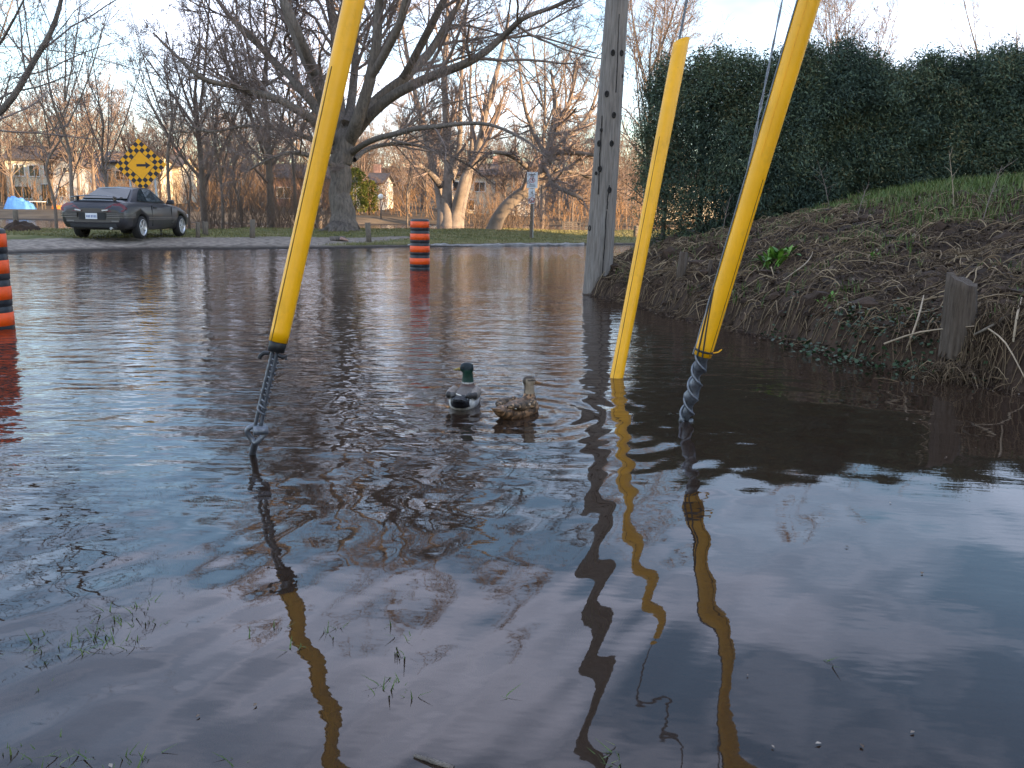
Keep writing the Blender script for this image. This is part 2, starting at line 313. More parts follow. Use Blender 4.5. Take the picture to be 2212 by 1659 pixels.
# ------------------------------------------------------------------ water
def water_mat():
    m = bpy.data.materials.new('flood_water'); m.use_nodes = True; nt = m.node_tree; n, l = nt.nodes, nt.links; n.clear()
    def math_(op, a, b=None, c=None, clamp=False):
        x = n.new('ShaderNodeMath'); x.operation = op; x.use_clamp = clamp
        for i, v in enumerate((a, b, c)):
            if v is None: continue
            if isinstance(v, (int, float)): x.inputs[i].default_value = v
            else: l.new(v, x.inputs[i])
        return x.outputs[0]
    geo = n.new('ShaderNodeNewGeometry')
    sep = n.new('ShaderNodeSeparateXYZ'); l.new(geo.outputs['Position'], sep.inputs[0])
    def sstep(v, a, b, lo=0.0, hi=1.0):
        x = n.new('ShaderNodeMapRange'); x.interpolation_type = 'SMOOTHSTEP'
        x.inputs['From Min'].default_value = a; x.inputs['From Max'].default_value = b; x.inputs['To Min'].default_value = lo; x.inputs['To Max'].default_value = hi
        l.new(v, x.inputs['Value']); return x.outputs['Result']
    X, Y = sep.outputs['X'], sep.outputs['Y']
    # where a breeze roughens the surface: the open water beyond the anchors, and less in the lee of the bank
    YL = math_('ADD', Y, math_('MULTIPLY', X, -0.9))
    open_ = sstep(YL, 3.0, 6.5, 0.0, 1.0)
    swirl = math_('MULTIPLY', sstep(YL, 1.6, 3.6, 0.12, 1.0), sstep(Y, 7, 12, 1.0, 0.3))
    near_ = math_('MULTIPLY', sstep(Y, 4.0, 8.0, 1.0, 0.45), sstep(X, 0.7, 2.0, 1.0, 0.5))
    fine = sstep(YL, 3.4, 6.5, 0.12, 1.0)
    WAVES = [  # (scale, stretch x, stretch y, detail, amplitude m, mask, rot)
        (1.15, 0.55, 1.0, 0.0, 0.0048, None, 0.25),
        (7.2, 0.30, 1.0, 0.0, 0.0020, near_, 1.05),
        (2.6, 0.7, 1.1, 1.0, 0.0050, swirl, -0.3),
        (7.0, 0.40, 1.2, 1.0, 0.0031, open_, 0.06),
        (20.0, 0.45, 1.2, 1.5, 0.0009, fine, -0.10)]
    def height(off):
        v = n.new('ShaderNodeVectorMath'); v.operation = 'ADD'; l.new(geo.outputs['Position'], v.inputs[0]); v.inputs[1].default_value = off
        tot = None
        for sc, sx_, sy_, det, amp, mask, rot in WAVES:
            mp = n.new('ShaderNodeMapping'); mp.vector_type = 'TEXTURE'; mp.inputs['Scale'].default_value = (1 / (sx_ * sc), 1 / (sy_ * sc), 1); mp.inputs['Rotation'].default_value = (0, 0, rot); mp.inputs['Location'].default_value = (sc * 1.7, sc * 0.3, 0)
            l.new(v.outputs[0], mp.inputs['Vector'])
            t = n.new('ShaderNodeTexNoise'); t.noise_dimensions = '2D'; t.inputs['Scale'].default_value = 1.0; t.inputs['Detail'].default_value = det; l.new(mp.outputs['Vector'], t.inputs['Vector'])
            h = math_('MULTIPLY', t.outputs['Fac'], amp * 2)
            if mask is not None: h = math_('MULTIPLY', h, mask)
            tot = h if tot is None else math_('ADD', tot, h)
        for (cx, cy, lam, amp, L) in RINGS:
            d = n.new('ShaderNodeVectorMath'); d.operation = 'DISTANCE'; l.new(v.outputs[0], d.inputs[0]); d.inputs[1].default_value = (cx, cy, 0)
            r = d.outputs['Value']
            s = math_('SINE', math_('MULTIPLY', r, 2 * math.pi / lam)); e = math_('POWER', 2.718, math_('MULTIPLY', r, -1.0 / L))
            tot = math_('ADD', tot, math_('MULTIPLY', math_('MULTIPLY', s, e), amp))
        return tot
    e = 0.004
    h0, hx, hy = height((0, 0, 0)), height((e, 0, 0)), height((0, e, 0))
    cv = n.new('ShaderNodeCombineXYZ'); l.new(math_('MULTIPLY', math_('SUBTRACT', h0, hx), 1 / e), cv.inputs[0]); l.new(math_('MULTIPLY', math_('SUBTRACT', h0, hy), 1 / e), cv.inputs[1]); cv.inputs[2].default_value = 1
    nm = n.new('ShaderNodeVectorMath'); nm.operation = 'NORMALIZE'; l.new(cv.outputs[0], nm.inputs[0]); N = nm.outputs[0]
    fr = n.new('ShaderNodeFresnel'); fr.inputs['IOR'].default_value = 1.46; l.new(N, fr.inputs['Normal'])
    gl = n.new('ShaderNodeBsdfGlossy'); gl.inputs['Roughness'].default_value = 0.015; gl.inputs['Color'].default_value = (0.97, 0.95, 0.97, 1); l.new(N, gl.inputs['Normal'])
    df = n.new('ShaderNodeBsdfDiffuse')
    mud = n.new('ShaderNodeTexNoise'); mud.inputs['Scale'].default_value = 0.7; mud.inputs['Detail'].default_value = 4; l.new(geo.outputs['Position'], mud.inputs['Vector'])
    mm = n.new('ShaderNodeMix'); mm.data_type = 'RGBA'; mm.inputs['A'].default_value = (0.050, 0.031, 0.021, 1); mm.inputs['B'].default_value = (0.036, 0.023, 0.016, 1); l.new(mud.outputs['Fac'], mm.inputs['Factor'])
    l.new(mm.outputs['Result'], df.inputs['Color'])
    tr = n.new('ShaderNodeBsdfTransparent'); tr.inputs['Color'].default_value = (0.62, 0.52, 0.40, 1)
    body = n.new('ShaderNodeMixShader'); body.inputs['Fac'].default_value = 0.45; l.new(df.outputs[0], body.inputs[1]); l.new(tr.outputs[0], body.inputs[2])
    top = n.new('ShaderNodeMixShader'); l.new(fr.outputs[0], top.inputs['Fac']); l.new(body.outputs[0], top.inputs[1]); l.new(gl.outputs[0], top.inputs[2])
    out = n.new('ShaderNodeOutputMaterial'); l.new(top.outputs[0], out.inputs['Surface'])
    return m
DRAKE, HEN = on_z(1003, 873), on_z(1118, 895)
RINGS = [(DRAKE[0] - 0.02, DRAKE[1] + 0.05, 0.15, 0.0024, 0.40), (HEN[0], HEN[1] + 0.05, 0.16, 0.0026, 0.55)]
M['water'] = water_mat()
xs2 = np.linspace(-400, 400, 9); ys2 = np.array([-40, 0, 5, 20, 60, 120, 160.])
WX, WY = np.meshgrid(xs2, ys2); I = np.arange(WX.size).reshape(WX.shape)
w_o = link('water', mesh_np('water', np.stack([WX, WY, WX * 0], -1).reshape(-1, 3), np.stack([I[:-1, :-1], I[:-1, 1:], I[1:, 1:], I[1:, :-1]], -1).reshape(-1, 4), M['water']))
tag(w_o, 'brown rippled flood water', kind='structure')

# ------------------------------------------------------------------ bank on the right
bank_px = [(1290, 637), (1345, 650), (1400, 662), (1465, 682), (1530, 698), (1590, 712), (1650, 722), (1725, 742), (1800, 762), (1875, 780), (1950, 795), (2025, 806), (2100, 820), (2212, 848), (2450, 890)]
BW = [at(1420, 525, 29.0)[:2], at(1375, 540, 24.0)[:2], at(1342, 575, 18.5)[:2], at(1305, 612, 15.2)[:2]] + [on_z(*p)[:2] for p in bank_px] + [np.array([5.2, 3.6]), np.array([8.0, 2.0]), np.array([16, -2])]
BW = np.array(BW); BPOLY = np.concatenate([BW, [[60, -2], [60, 29]]])
def bank_d(x, y):
    x = np.asarray(x, float); y = np.asarray(y, float)
    best = np.full(x.shape, 1e9)
    for a, b in zip(BW[:-1], BW[1:]):
        ab = b - a; t = np.clip(((x - a[0]) * ab[0] + (y - a[1]) * ab[1]) / (ab @ ab), 0, 1)
        best = np.minimum(best, np.hypot(x - a[0] - t * ab[0], y - a[1] - t * ab[1]))
    ins = np.zeros(x.shape, bool); n_ = len(BPOLY)
    for i in range(n_):
        (x1, y1), (x2, y2) = BPOLY[i], BPOLY[(i + 1) % n_]
        if y1 == y2: continue
        c = ((y1 > y) != (y2 > y)) & (x < (x2 - x1) * (y - y1) / (y2 - y1) + x1); ins ^= c
    return np.where(ins, best, -best)
def bank_z(x, y):
    d = bank_d(x, y) + 0.22 * (vnoise(x, y, 0.55, 11) - 0.5)
    k = np.clip(0.74 + (np.asarray(x) - 2.2) * 0.085, 0.62, 1.2)
    z = np.interp(d, [-1.2, -0.3, 0, 0.08, 0.25, 1.2, 2.6, 4.2, 5.5, 10, 25], [-0.6, -0.25, 0.0, 0.30, 0.46, 0.72, 1.02, 1.36, 1.44, 1.60, 1.9])
    z = np.where(z > 0, z * k, z)
    rough = np.clip(1 - d / 6, 0.25, 1) * np.clip(d * 4 + 0.4, 0, 1)
    return z + rough * (0.24 * (vnoise(x, y, 0.45, 5) - 0.5) + 0.13 * (vnoise(x, y, 0.17, 6) - 0.5) + 0.15 * (vnoise(x, y, 1.5, 8) - 0.5))
bx_ = np.concatenate([np.arange(0.6, 9, 0.075), np.arange(9, 24, 0.4)]); by_ = np.concatenate([np.arange(-2, 4, 0.4), np.arange(4, 16, 0.085), np.arange(16, 30.5, 0.25)])
BX, BY = np.meshgrid(bx_, by_); BZ = bank_z(BX, BY)
I = np.arange(BX.size).reshape(BX.shape); F = np.stack([I[:-1, :-1], I[:-1, 1:], I[1:, 1:], I[1:, :-1]], -1).reshape(-1, 4)
bdist = bank_d(BX, BY)
keep = (bdist.reshape(-1)[F] > -1.3).any(1)
bk = link('bank', mesh_np('bank', np.stack([BX, BY, BZ], -1).reshape(-1, 3), F[keep], M['soil'])); tag(bk, 'steep muddy bank rising from the flood water', kind='structure')

rng = np.random.default_rng(5)
def scatter_bank(n, dmin, dmax, xr=(0.6, 9.5), yr=(4.5, 19), power=1.0):
    out = []
    while sum(len(o) for o in out) < n:
        p = np.stack([rng.uniform(*xr, 20000), rng.uniform(*yr, 20000)], 1)
        d = bank_d(p[:, 0], p[:, 1]); k = (d > dmin) & (d < dmax)
        k &= (np.abs(p[:, 0]) < 0.62 * p[:, 1] + 0.8)
        out.append(p[k])
    p = np.concatenate(out)[:n]; return p
def bank_normal(x, y):
    e = 0.15; zx = (bank_z(x + e, y) - bank_z(x - e, y)) / (2 * e); zy = (bank_z(x, y + e) - bank_z(x, y - e)) / (2 * e)
    return zx, zy
def strands(P, n_pts, length, radius, tint, k=3, down=0.6, lift=0.03, curl=0.5):
    m = len(P); zx, zy = bank_normal(P[:, 0], P[:, 1])
    g = -np.stack([zx, zy], 1); g /= np.linalg.norm(g, axis=1, keepdims=True) + 1e-6
    a = rng.uniform(0, 2 * math.pi, m); D = np.stack([np.cos(a), np.sin(a)], 1) * (1 - down) + g * down * np.sign(rng.uniform(-0.3, 1, m))[:, None]
    D /= np.linalg.norm(D, axis=1, keepdims=True) + 1e-6
    L = length * rng.uniform(0.4, 1.5, m)
    pts = np.zeros((m, n_pts, 3)); q = P.copy(); arc = rng.uniform(0.2, 1.4, m)
    for i in range(n_pts):
        t = i / (n_pts - 1)
        pts[:, i, :2] = q; pts[:, i, 2] = np.maximum(bank_z(q[:, 0], q[:, 1]), -0.02) + lift * arc * math.sin(math.pi * min(t + 0.15, 1)) + 0.004
        D = D + rng.normal(0, curl, (m, 2)) / n_pts; D /= np.linalg.norm(D, axis=1, keepdims=True) + 1e-6
        q = q + D * (L / (n_pts - 1))[:, None]
    r = radius * rng.uniform(0.5, 1.5, m)[:, None] * np.linspace(1, 0.45, n_pts)[None]
    V, F = tubes(pts, r, k)
    return V, F, np.repeat(tint, n_pts * k)
def stuff(name, VFT, material, label):
    V, F = join([(v, f) for v, f, t in VFT]); T = np.concatenate([t for v, f, t in VFT])
    o = link(name, mesh_np(name, V, F, material, True, attr=T)); return tag(o, label, kind='stuff')
P1 = scatter_bank(21000, 0.0, 5.0)
P1 = P1[vnoise(P1[:, 0], P1[:, 1], 0.33, 92) + 0.5 * vnoise(P1[:, 0], P1[:, 1], 0.12, 93) > 0.55]; d1 = bank_d(P1[:, 0], P1[:, 1]); P1 = P1[(d1 > 0.35) | (rng.uniform(0, 1, len(P1)) < 0.3)]
s1 = strands(P1, 5, 0.14, 0.0034, np.clip(rng.beta(1.5, 2.6, len(P1)) * 0.6 + 0.55 * vnoise(P1[:, 0], P1[:, 1], 0.6, 91) - 0.06, 0, 1), curl=1.3, down=0.38, lift=0.045)
P2 = scatter_bank(2600, 0.0, 4.2)
s2 = strands(P2, 6, 0.34, 0.0065, rng.beta(2.5, 1.8, len(P2)), lift=0.07, curl=1.6, down=0.35)
P3 = scatter_bank(1300, -0.06, 0.5, yr=(5, 16))
s3 = strands(P3, 5, 0.22, 0.004, rng.beta(1.6, 2.2, len(P3)), down=0.6, lift=0.05, curl=1.2)
stuff('dead_stems', [s1, s2, s3], M['roots'], 'matted dead stems and roots covering the muddy bank')
def leaves(P, size, zf, tint, tilt=0.6, up=0.0, aspect=0.6):
    m = len(P); a = rng.uniform(0, 2 * math.pi, m); s = size * rng.uniform(0.5, 1.4, m)
    d = np.stack([np.cos(a), np.sin(a), rng.normal(up, tilt, m)], 1); d /= np.linalg.norm(d, axis=1, keepdims=True)
    side = np.cross(d, np.stack([rng.normal(0, tilt, m), rng.normal(0, tilt, m), np.ones(m)], 1)); side /= np.linalg.norm(side, axis=1, keepdims=True)
    c = P if P.shape[1] == 3 else np.column_stack([P, zf])
    nrm = np.cross(side, d)
    v0 = c - d * s[:, None] * 0.5; v1 = c + side * (s * aspect * 0.5)[:, None] + nrm * (s * 0.12)[:, None]; v2 = c + d * s[:, None] * 0.5; v3 = c - side * (s * aspect * 0.5)[:, None] + nrm * (s * 0.12)[:, None]
    V = np.stack([v0, v1, v2, v3], 1).reshape(-1, 3); F = np.arange(m * 4).reshape(-1, 4)
    return V, F, np.repeat(tint, 4)
P4 = scatter_bank(15000, 0.05, 6.0)
stuff('leaf_litter', [leaves(P4, 0.055, bank_z(P4[:, 0], P4[:, 1]) + 0.015, rng.beta(1.4, 3.2, len(P4)))], M['litter'], 'dead leaves lying on the muddy bank')
def blades(P, z, h, tint, lean=0.5, w=0.006):
    m = len(P); a = rng.uniform(0, 2 * math.pi, m); hh = h * rng.uniform(0.4, 1.4, m)
    d = np.stack([np.cos(a), np.sin(a)], 1); ln = rng.uniform(0.1, 1, m) * lean
    b = np.column_stack([P, z]); sd = np.column_stack([-d[:, 1], d[:, 0], np.zeros(m)]) * w
    mid = b + np.column_stack([d * (hh * ln * 0.35)[:, None], hh * 0.6]); tip = b + np.column_stack([d * (hh * ln)[:, None], hh])
    V = np.stack([b - sd, b + sd, mid + sd * 0.7, mid - sd * 0.7, tip + sd * 0.1, tip - sd * 0.1], 1).reshape(-1, 3)
    i = np.arange(m)[:, None] * 6; F = np.concatenate([i + np.array([[0, 1, 2, 3]]), i + np.array([[3, 2, 4, 5]])])
    return V, F, np.repeat(tint, 6)
P5 = scatter_bank(26000, 2.9, 13, xr=(1.5, 14), yr=(5, 24)); n5 = vnoise(P5[:, 0], P5[:, 1], 0.7, 21); d5 = bank_d(P5[:, 0], P5[:, 1])
P5 = P5[(n5 + np.clip((d5 - 3.5) / 2.0, -0.4, 0.8)) > 0.45]
P6 = scatter_bank(8000, 0.15, 3.6); P6 = P6[vnoise(P6[:, 0], P6[:, 1], 0.4, 31) > 0.58]
stuff('bank_grass', [blades(P5, bank_z(P5[:, 0], P5[:, 1]), 0.13, rng.beta(1.6, 2.4, len(P5)), 0.8, 0.007), blades(P6, bank_z(P6[:, 0], P6[:, 1]), 0.09, rng.beta(1.4, 3, len(P6)), 0.9)], M['blade'], 'short green grass along the top of the bank')
# lawn blades on the far side
PL = np.stack([rng.uniform(-16, 8, 60000), rng.uniform(24, 46, 60000)], 1); dl = PL[:, 1] - np.interp(PL[:, 0], SX, SY)
gm = np.clip(2.6 - dl / 2.0, 0, 1) * np.clip((-PL[:, 0] - 5.0 + dl) / 3.0, 0, 1)
PL = PL[(dl > 0.7) & (dl < 13) & (gm < 0.55)]
stuff('lawn_grass', [blades(PL, ground_z(PL[:, 0], PL[:, 1]) - 0.005, 0.05, np.clip(rng.beta(1.6, 2.2, len(PL)) * 0.5 + vnoise(PL[:, 0], PL[:, 1], 2.2, 9) * 0.5, 0, 1), 0.9, 0.012)], M['lawn_blade'], 'short early spring grass on the far lawn')
# drowned grass in the shallows near the viewer
PU = np.stack([rng.uniform(-1.9, 1.6, 9000), rng.uniform(1.15, 4.2, 9000)], 1)
PU = PU[(vnoise(PU[:, 0], PU[:, 1], 0.32, 41) + 0.25 * vnoise(PU[:, 0], PU[:, 1], 0.1, 42) - 0.10 * PU[:, 0]) > 0.70]
PT = np.stack([rng.uniform(-2.0, 1.5, 9000), rng.uniform(1.25, 2.5, 9000)], 1); PT = PT[(vnoise(PT[:, 0], PT[:, 1], 0.28, 43) * 0.6 + vnoise(PT[:, 0], PT[:, 1], 0.07, 44) * 0.4 - 0.13 * PT[:, 0] - 0.10 * np.clip(PT[:, 1] - 1.7, 0, 2)) > 0.74]
zu = ground_z(PU[:, 0], PU[:, 1])
def tip_z(P, z): return z
stuff('drowned_grass', [blades(PU[PU[:, 0] < 0.35], zu[PU[:, 0] < 0.35], 0.05, rng.beta(1.5, 2.5, int((PU[:, 0] < 0.35).sum())), 1.2, 0.004), blades(PT, np.full(len(PT), -0.018), 0.030, rng.beta(1.0, 4.5, len(PT)), 1.8, 0.0028)], M['blade'], 'drowned grass showing through the shallow water')
# ------------------------------------------------------------------ plants on the bank
def bank_pt(px, py):
    d = ray(px, py); t = 4.5
    while t < 40:
        p = CAM + d * t
        if p[2] < float(bank_z(p[0], p[1])) : return p
        t += 0.03
    return p
for px, py, nn, sz, lab in [(1680, 562, 90, 0.19, 'bright green leafy weed between the two tallest yellow guards and the bank top'), (1875, 560, 24, 0.10, 'low grey-green weed halfway up the bank above the grey stump'), (1790, 655, 30, 0.08, 'dark green weed low on the bank left of the stump')]:
    p = bank_pt(px, py); 
    m = nn; a = rng.uniform(0, 6.28, m); el = rng.uniform(0.25, 1.3, m); L = sz * rng.uniform(0.7, 1.4, m); off = rng.normal(0, sz * 0.42, (m, 2))
    b = np.column_stack([p[0] + off[:, 0], p[1] + off[:, 1], bank_z(p[0] + off[:, 0], p[1] + off[:, 1])])
    d = np.column_stack([np.cos(a) * np.cos(el), np.sin(a) * np.cos(el), np.sin(el)]); sd = np.column_stack([-np.sin(a), np.cos(a), np.zeros(m)]) * (L * 0.13)[:, None]
    mid = b + d * (L * 0.55)[:, None]; tip = b + d * L[:, None] - np.array([0, 0, 1]) * (L * 0.25)[:, None]
    V = np.stack([b - sd * 0.3, b + sd * 0.3, mid + sd, mid - sd, tip + sd * 0.1, tip - sd * 0.1], 1).reshape(-1, 3)
    i = np.arange(m)[:, None] * 6; F = np.concatenate([i + np.array([[0, 1, 2, 3]]), i + np.array([[3, 2, 4, 5]])])
    o = link('leafy_weed', mesh_np('leafy_weed', V, F, M['weed'], True, attr=np.repeat(rng.uniform(0, 1, m), 6))); tag(o, lab, 'weed')
PI = []
for px, py, n_, s_ in [(1860, 752, 220, 0.20), (1960, 772, 260, 0.22), (1760, 735, 110, 0.18), (2040, 770, 90, 0.16), (1840, 700, 90, 0.12), (1690, 705, 40, 0.1)]:
    p = bank_pt(px, py); q = p[:2] + rng.normal(0, s_, (n_, 2)); PI.append(q)
PI = np.concatenate(PI); zi = np.maximum(bank_z(PI[:, 0], PI[:, 1]), 0.0) + rng.uniform(0.0, 0.09, len(PI))
stuff('ivy', [leaves(PI, 0.036, zi, rng.uniform(0, 1, len(PI)), 0.5, aspect=0.9)], M['ivy'], 'dark green ivy trailing at the foot of the bank by the water')

def twig_thing(name, pts, r, label, cat, material, sub=3, group=None):
    V, F = curve_tube(pts, r, 6, sub); o = link(name, mesh_np(name, V, F, material)); return tag(o, label, cat, group)
M['pale_stick'] = mat('pale_dead_stick', (0.34, 0.26, 0.18), 0.9, 0.25, 10)
def bp(px, py, up=0.03, toward=0.0):
    p = bank_pt(px, py); p = p + np.array([0, -toward, up]); return p
twig_thing('stick', [bp(1898, 752, 0.05, 0.1), bp(1968, 736, 0.09, 0.15), bp(2085, 720, 0.07, 0.12)], [0.008, 0.007, 0.004], 'long pale stick lying across the bank foot below the grey stump', 'stick', M['pale_stick'])
twig_thing('stick', [bp(2115, 722, 0.06, 0.1), bp(2150, 760, 0.08, 0.12), bp(2200, 830, 0.03, 0.1)], [0.006, 0.006, 0.003], 'thin stick drooping from beside the grey stump to the water', 'stick', M['pale_stick'])
twig_thing('stick', [bp(2190, 670, 0.03), bp(2150, 712, 0.07, 0.05), bp(2090, 740, 0.07, 0.08)], [0.016, 0.013, 0.008], 'thick grey dead branch sloping down beside the stump at the frame edge', 'stick', M['stake'])
twig_thing('stick', [bp(1957, 755, -0.02), bp(1968, 710, 0.09, 0.1), bp(1980, 672, 0.14, 0.1)], [0.009, 0.008, 0.005], 'pale twig standing upright out of the water at the bank foot', 'stick', M['pale_stick'])
twig_thing('stick', [bp(1800, 680, 0.03), bp(1842, 664, 0.05, 0.03), bp(1885, 655, 0.03)], [0.012, 0.011, 0.006], 'short flat pale stick on the bank right of the dark green weed', 'stick', M['pale_stick'])
twig_thing('stick', [bp(1690, 610, 0.02), bp(1735, 585, 0.06), bp(1752, 560, 0.04), bp(1756, 545, 0.03)], [0.006, 0.007, 0.006, 0.004], 'crooked root curling over the bank below the bright green weed', 'root', M['pale_stick'])
twig_thing('stick', [bp(2188, 745, 0.02), bp(2178, 700, 0.09, 0.1), bp(2205, 660, 0.06)], [0.009, 0.008, 0.005], 'bent pale stem arching at the frame edge right of the stump', 'stick', M['pale_stick'])

# grey stump / sawn post in the bank
p = bank_pt(2080, 735) + np.array([0.0, 0.05, 0.0]); zc = zc_of(p)
st = empty('post_stump', p, 0, 'rotten grey post stump with slanted top standing in the bank', 'stump')
bm = bmesh.new(); nseg, nr = 12, 22
hh = 128 * zc / FPX; rad = 33 * zc / FPX
rings = []
for i in range(nseg):
    t = i / (nseg - 1); ring = []
    for k in range(nr):
        a = 2 * math.pi * k / nr; rr = rad * (1.12 - 0.2 * t) * (1 + 0.07 * math.sin(5 * a + 1) + 0.05 * math.sin(11 * a + t * 2) + random.uniform(-0.02, 0.02))
        z = -0.14 + t * (hh + 0.14) + (0.05 * math.cos(a - 2.4) * t ** 4) + (random.uniform(-0.012, 0.012) if i == nseg - 1 else 0)
        ring.append(bm.verts.new((rr * math.cos(a) - 0.03 * t, rr * math.sin(a), z)))
    rings.append(ring)
for i in range(nseg - 1):
    for k in range(nr): bm.faces.new((rings[i][k], rings[i][(k + 1) % nr], rings[i + 1][(k + 1) % nr], rings[i + 1][k])).smooth = True
c = bm.verts.new((-0.03, 0, hh - 0.005))
for k in range(nr): bm.faces.new((rings[-1][k], rings[-1][(k + 1) % nr], c))
bm_obj('stump_wood', bm, M['rotten'], st)
for px, y0, y1, w, lab in [(1466, 605, 545, 9, 'short broken wooden stake in the bank left of the right yellow guard'), (1525, 600, 562, 4.5, 'thin pale broken stake in the bank just left of the right yellow guard'), (1482, 578, 556, 4, 'small pale stake stub behind the broken stake on the bank')]:
    p = bank_pt(px, y0); zc = zc_of(p); h_ = (y0 - y1) * zc / FPX; r_ = w * zc / FPX
    bm = bmesh.new(); cyl(bm, (p[0], p[1], p[2] - 0.15), (p[0] + 0.05, p[1], p[2] + h_), r_, r_ * 0.85, 10)
    for v in bm.verts: v.co += Vector((random.uniform(-1, 1), random.uniform(-1, 1), random.uniform(-1, 1))) * r_ * 0.18
    tag(bm_obj('wooden_stake', bm, M['rotten']), lab, 'stake', 'old stakes stuck in the bank')

# ------------------------------------------------------------------ hedge
HP = np.array([at(1356, 480, 18.9)[:2], at(1600, 470, 18.0)[:2], at(1900, 450, 17.9)[:2], at(2212, 420, 17.8)[:2], [13.8, 14.5], [16.0, 9.5], [17.5, 2.0]])
seg = np.linalg.norm(np.diff(HP, axis=0), axis=1); cum = np.concatenate([[0], np.cumsum(seg)]); HL = cum[-1]
def hpos(s): return np.stack([np.interp(s, cum, HP[:, 0]), np.interp(s, cum, HP[:, 1])], -1)
VIS = cum[3] + 1.0
def top_z(s):
    # hedge top seen along the picture
    base = np.interp(s, [0, 0.8, 2.2, 4.0, cum[2], cum[3], HL], [3.70, 4.05, 4.30, 4.22, 4.10, 4.06, 4.0])
    return base + 0.6 * (vnoise(s, s * 0, 0.7, 51) - 0.5) + 0.42 * (vnoise(s, s * 0, 0.2, 52) - 0.5)
def sprays(C, D, L, W, tint):
    m = len(C); up = np.stack([rng.normal(0, 0.6, m), rng.normal(0, 0.6, m), rng.normal(0, 0.6, m) + 0.3], 1)
    sd = np.cross(D, up); sd /= np.linalg.norm(sd, axis=1, keepdims=True) + 1e-6
    nn = np.cross(sd, D)
    v0 = C; v1 = C + D * (L * 0.45)[:, None] + sd * (W * 0.5)[:, None]; v2 = C + D * L[:, None] - np.array([0, 0, 1]) * (L * 0.25)[:, None]; v3 = C + D * (L * 0.55)[:, None] - sd * (W * 0.5)[:, None] + nn * (W * 0.2)[:, None]
    V = np.stack([v0, v1, v2, v3], 1).reshape(-1, 3); return V, np.arange(m * 4).reshape(-1, 4), np.repeat(tint, 4)
def hedge_cloud(n, smin, smax, depth=0.75, vp=0.85):
    # clumps first, then sprays about each clump
    nc = n // 40
    s = rng.uniform(smin, smax, nc); tz = top_z(s); p = hpos(s); bz = bank_z(p[:, 0], p[:, 1]) - 0.02
    v = rng.uniform(0, 1, nc) ** vp
    sparse = 0.75 * np.clip((2.4 - s) / 2.4, 0, 1)          # the free left end is thin and gappy low down
    keepc = rng.uniform(0, 1, nc) > sparse * np.clip(1.1 - v * 1.4, 0, 0.9) * 1.0
    keepc &= rng.uniform(0, 1, nc) > np.clip(0.30 - v, 0, 1) * 2.2 * np.clip((3.6 - s) / 2.6, 0.0, 1)
    s, v, p, bz, tz = s[keepc], v[keepc], p[keepc], bz[keepc], tz[keepc]; nc = len(s)
    tw = rng.uniform(-1, 1, nc); off = np.sign(tw) * np.abs(tw) ** 0.5 * depth * (0.50 + 0.8 * vnoise(s, v * 3.2, 0.55, 61)) * np.sqrt(np.clip(1.05 - v ** 4, 0.1, 1))
    e = 0.05; tn = hpos(np.clip(s + e, 0, HL)) - hpos(np.clip(s - e, 0, HL)); tn /= np.linalg.norm(tn, axis=1, keepdims=True); nr_ = np.stack([tn[:, 1], -tn[:, 0]], 1)
    C = np.column_stack([p + nr_ * off[:, None], bz + (tz - bz) * v])
    ct = np.clip(rng.beta(2, 2.6, nc) + 0.6 * (vnoise(s, v * 4, 0.7, 64) - 0.5), 0, 1)
    idx = rng.integers(0, nc, n); c = C[idx] + rng.normal(0, [0.12, 0.12, 0.12], (n, 3))
    out = np.column_stack([nr_[idx] * np.sign(off[idx])[:, None], np.zeros(n)])
    cd = rng.normal(0, 0.6, (nc, 3)) + np.array([0, 0, 0.25]); D = out * rng.uniform(0.2, 0.9, n)[:, None] + cd[idx] * 0.9 + rng.normal(0, 0.34, (n, 3)); D /= np.linalg.norm(D, axis=1, keepdims=True)
    t = np.clip(ct[idx] * 0.9 + rng.normal(0.0, 0.13, n), 0, 1)
    return sprays(c, D, rng.uniform(0.05, 0.12, n), rng.uniform(0.012, 0.03, n), t)
hd = empty('cedar_hedge', (*HP[2], float(bank_z(*HP[2]))), 0, 'tall dark green cedar hedge along the top of the bank', 'hedge')
def part_world(name, me, parent):
    o = link(name, me, parent); o.matrix_parent_inverse = Matrix.Translation(parent.location).inverted(); return o
a = hedge_cloud(330000, 0.3, VIS); b = hedge_cloud(50000, VIS, HL)
c3 = hedge_cloud(90000, 3.2, VIS, 0.3, 1.6); c4 = hedge_cloud(26000, 0.7, 3.4, 0.45, 1.7); V, F = join([q_[:2] for q_ in (a, b, c3, c4)]); T = np.concatenate([q_[2] for q_ in (a, b, c3, c4)])
part_world('foliage', mesh_np('foliage', V, F, M['cedar'], False, attr=T), hd)
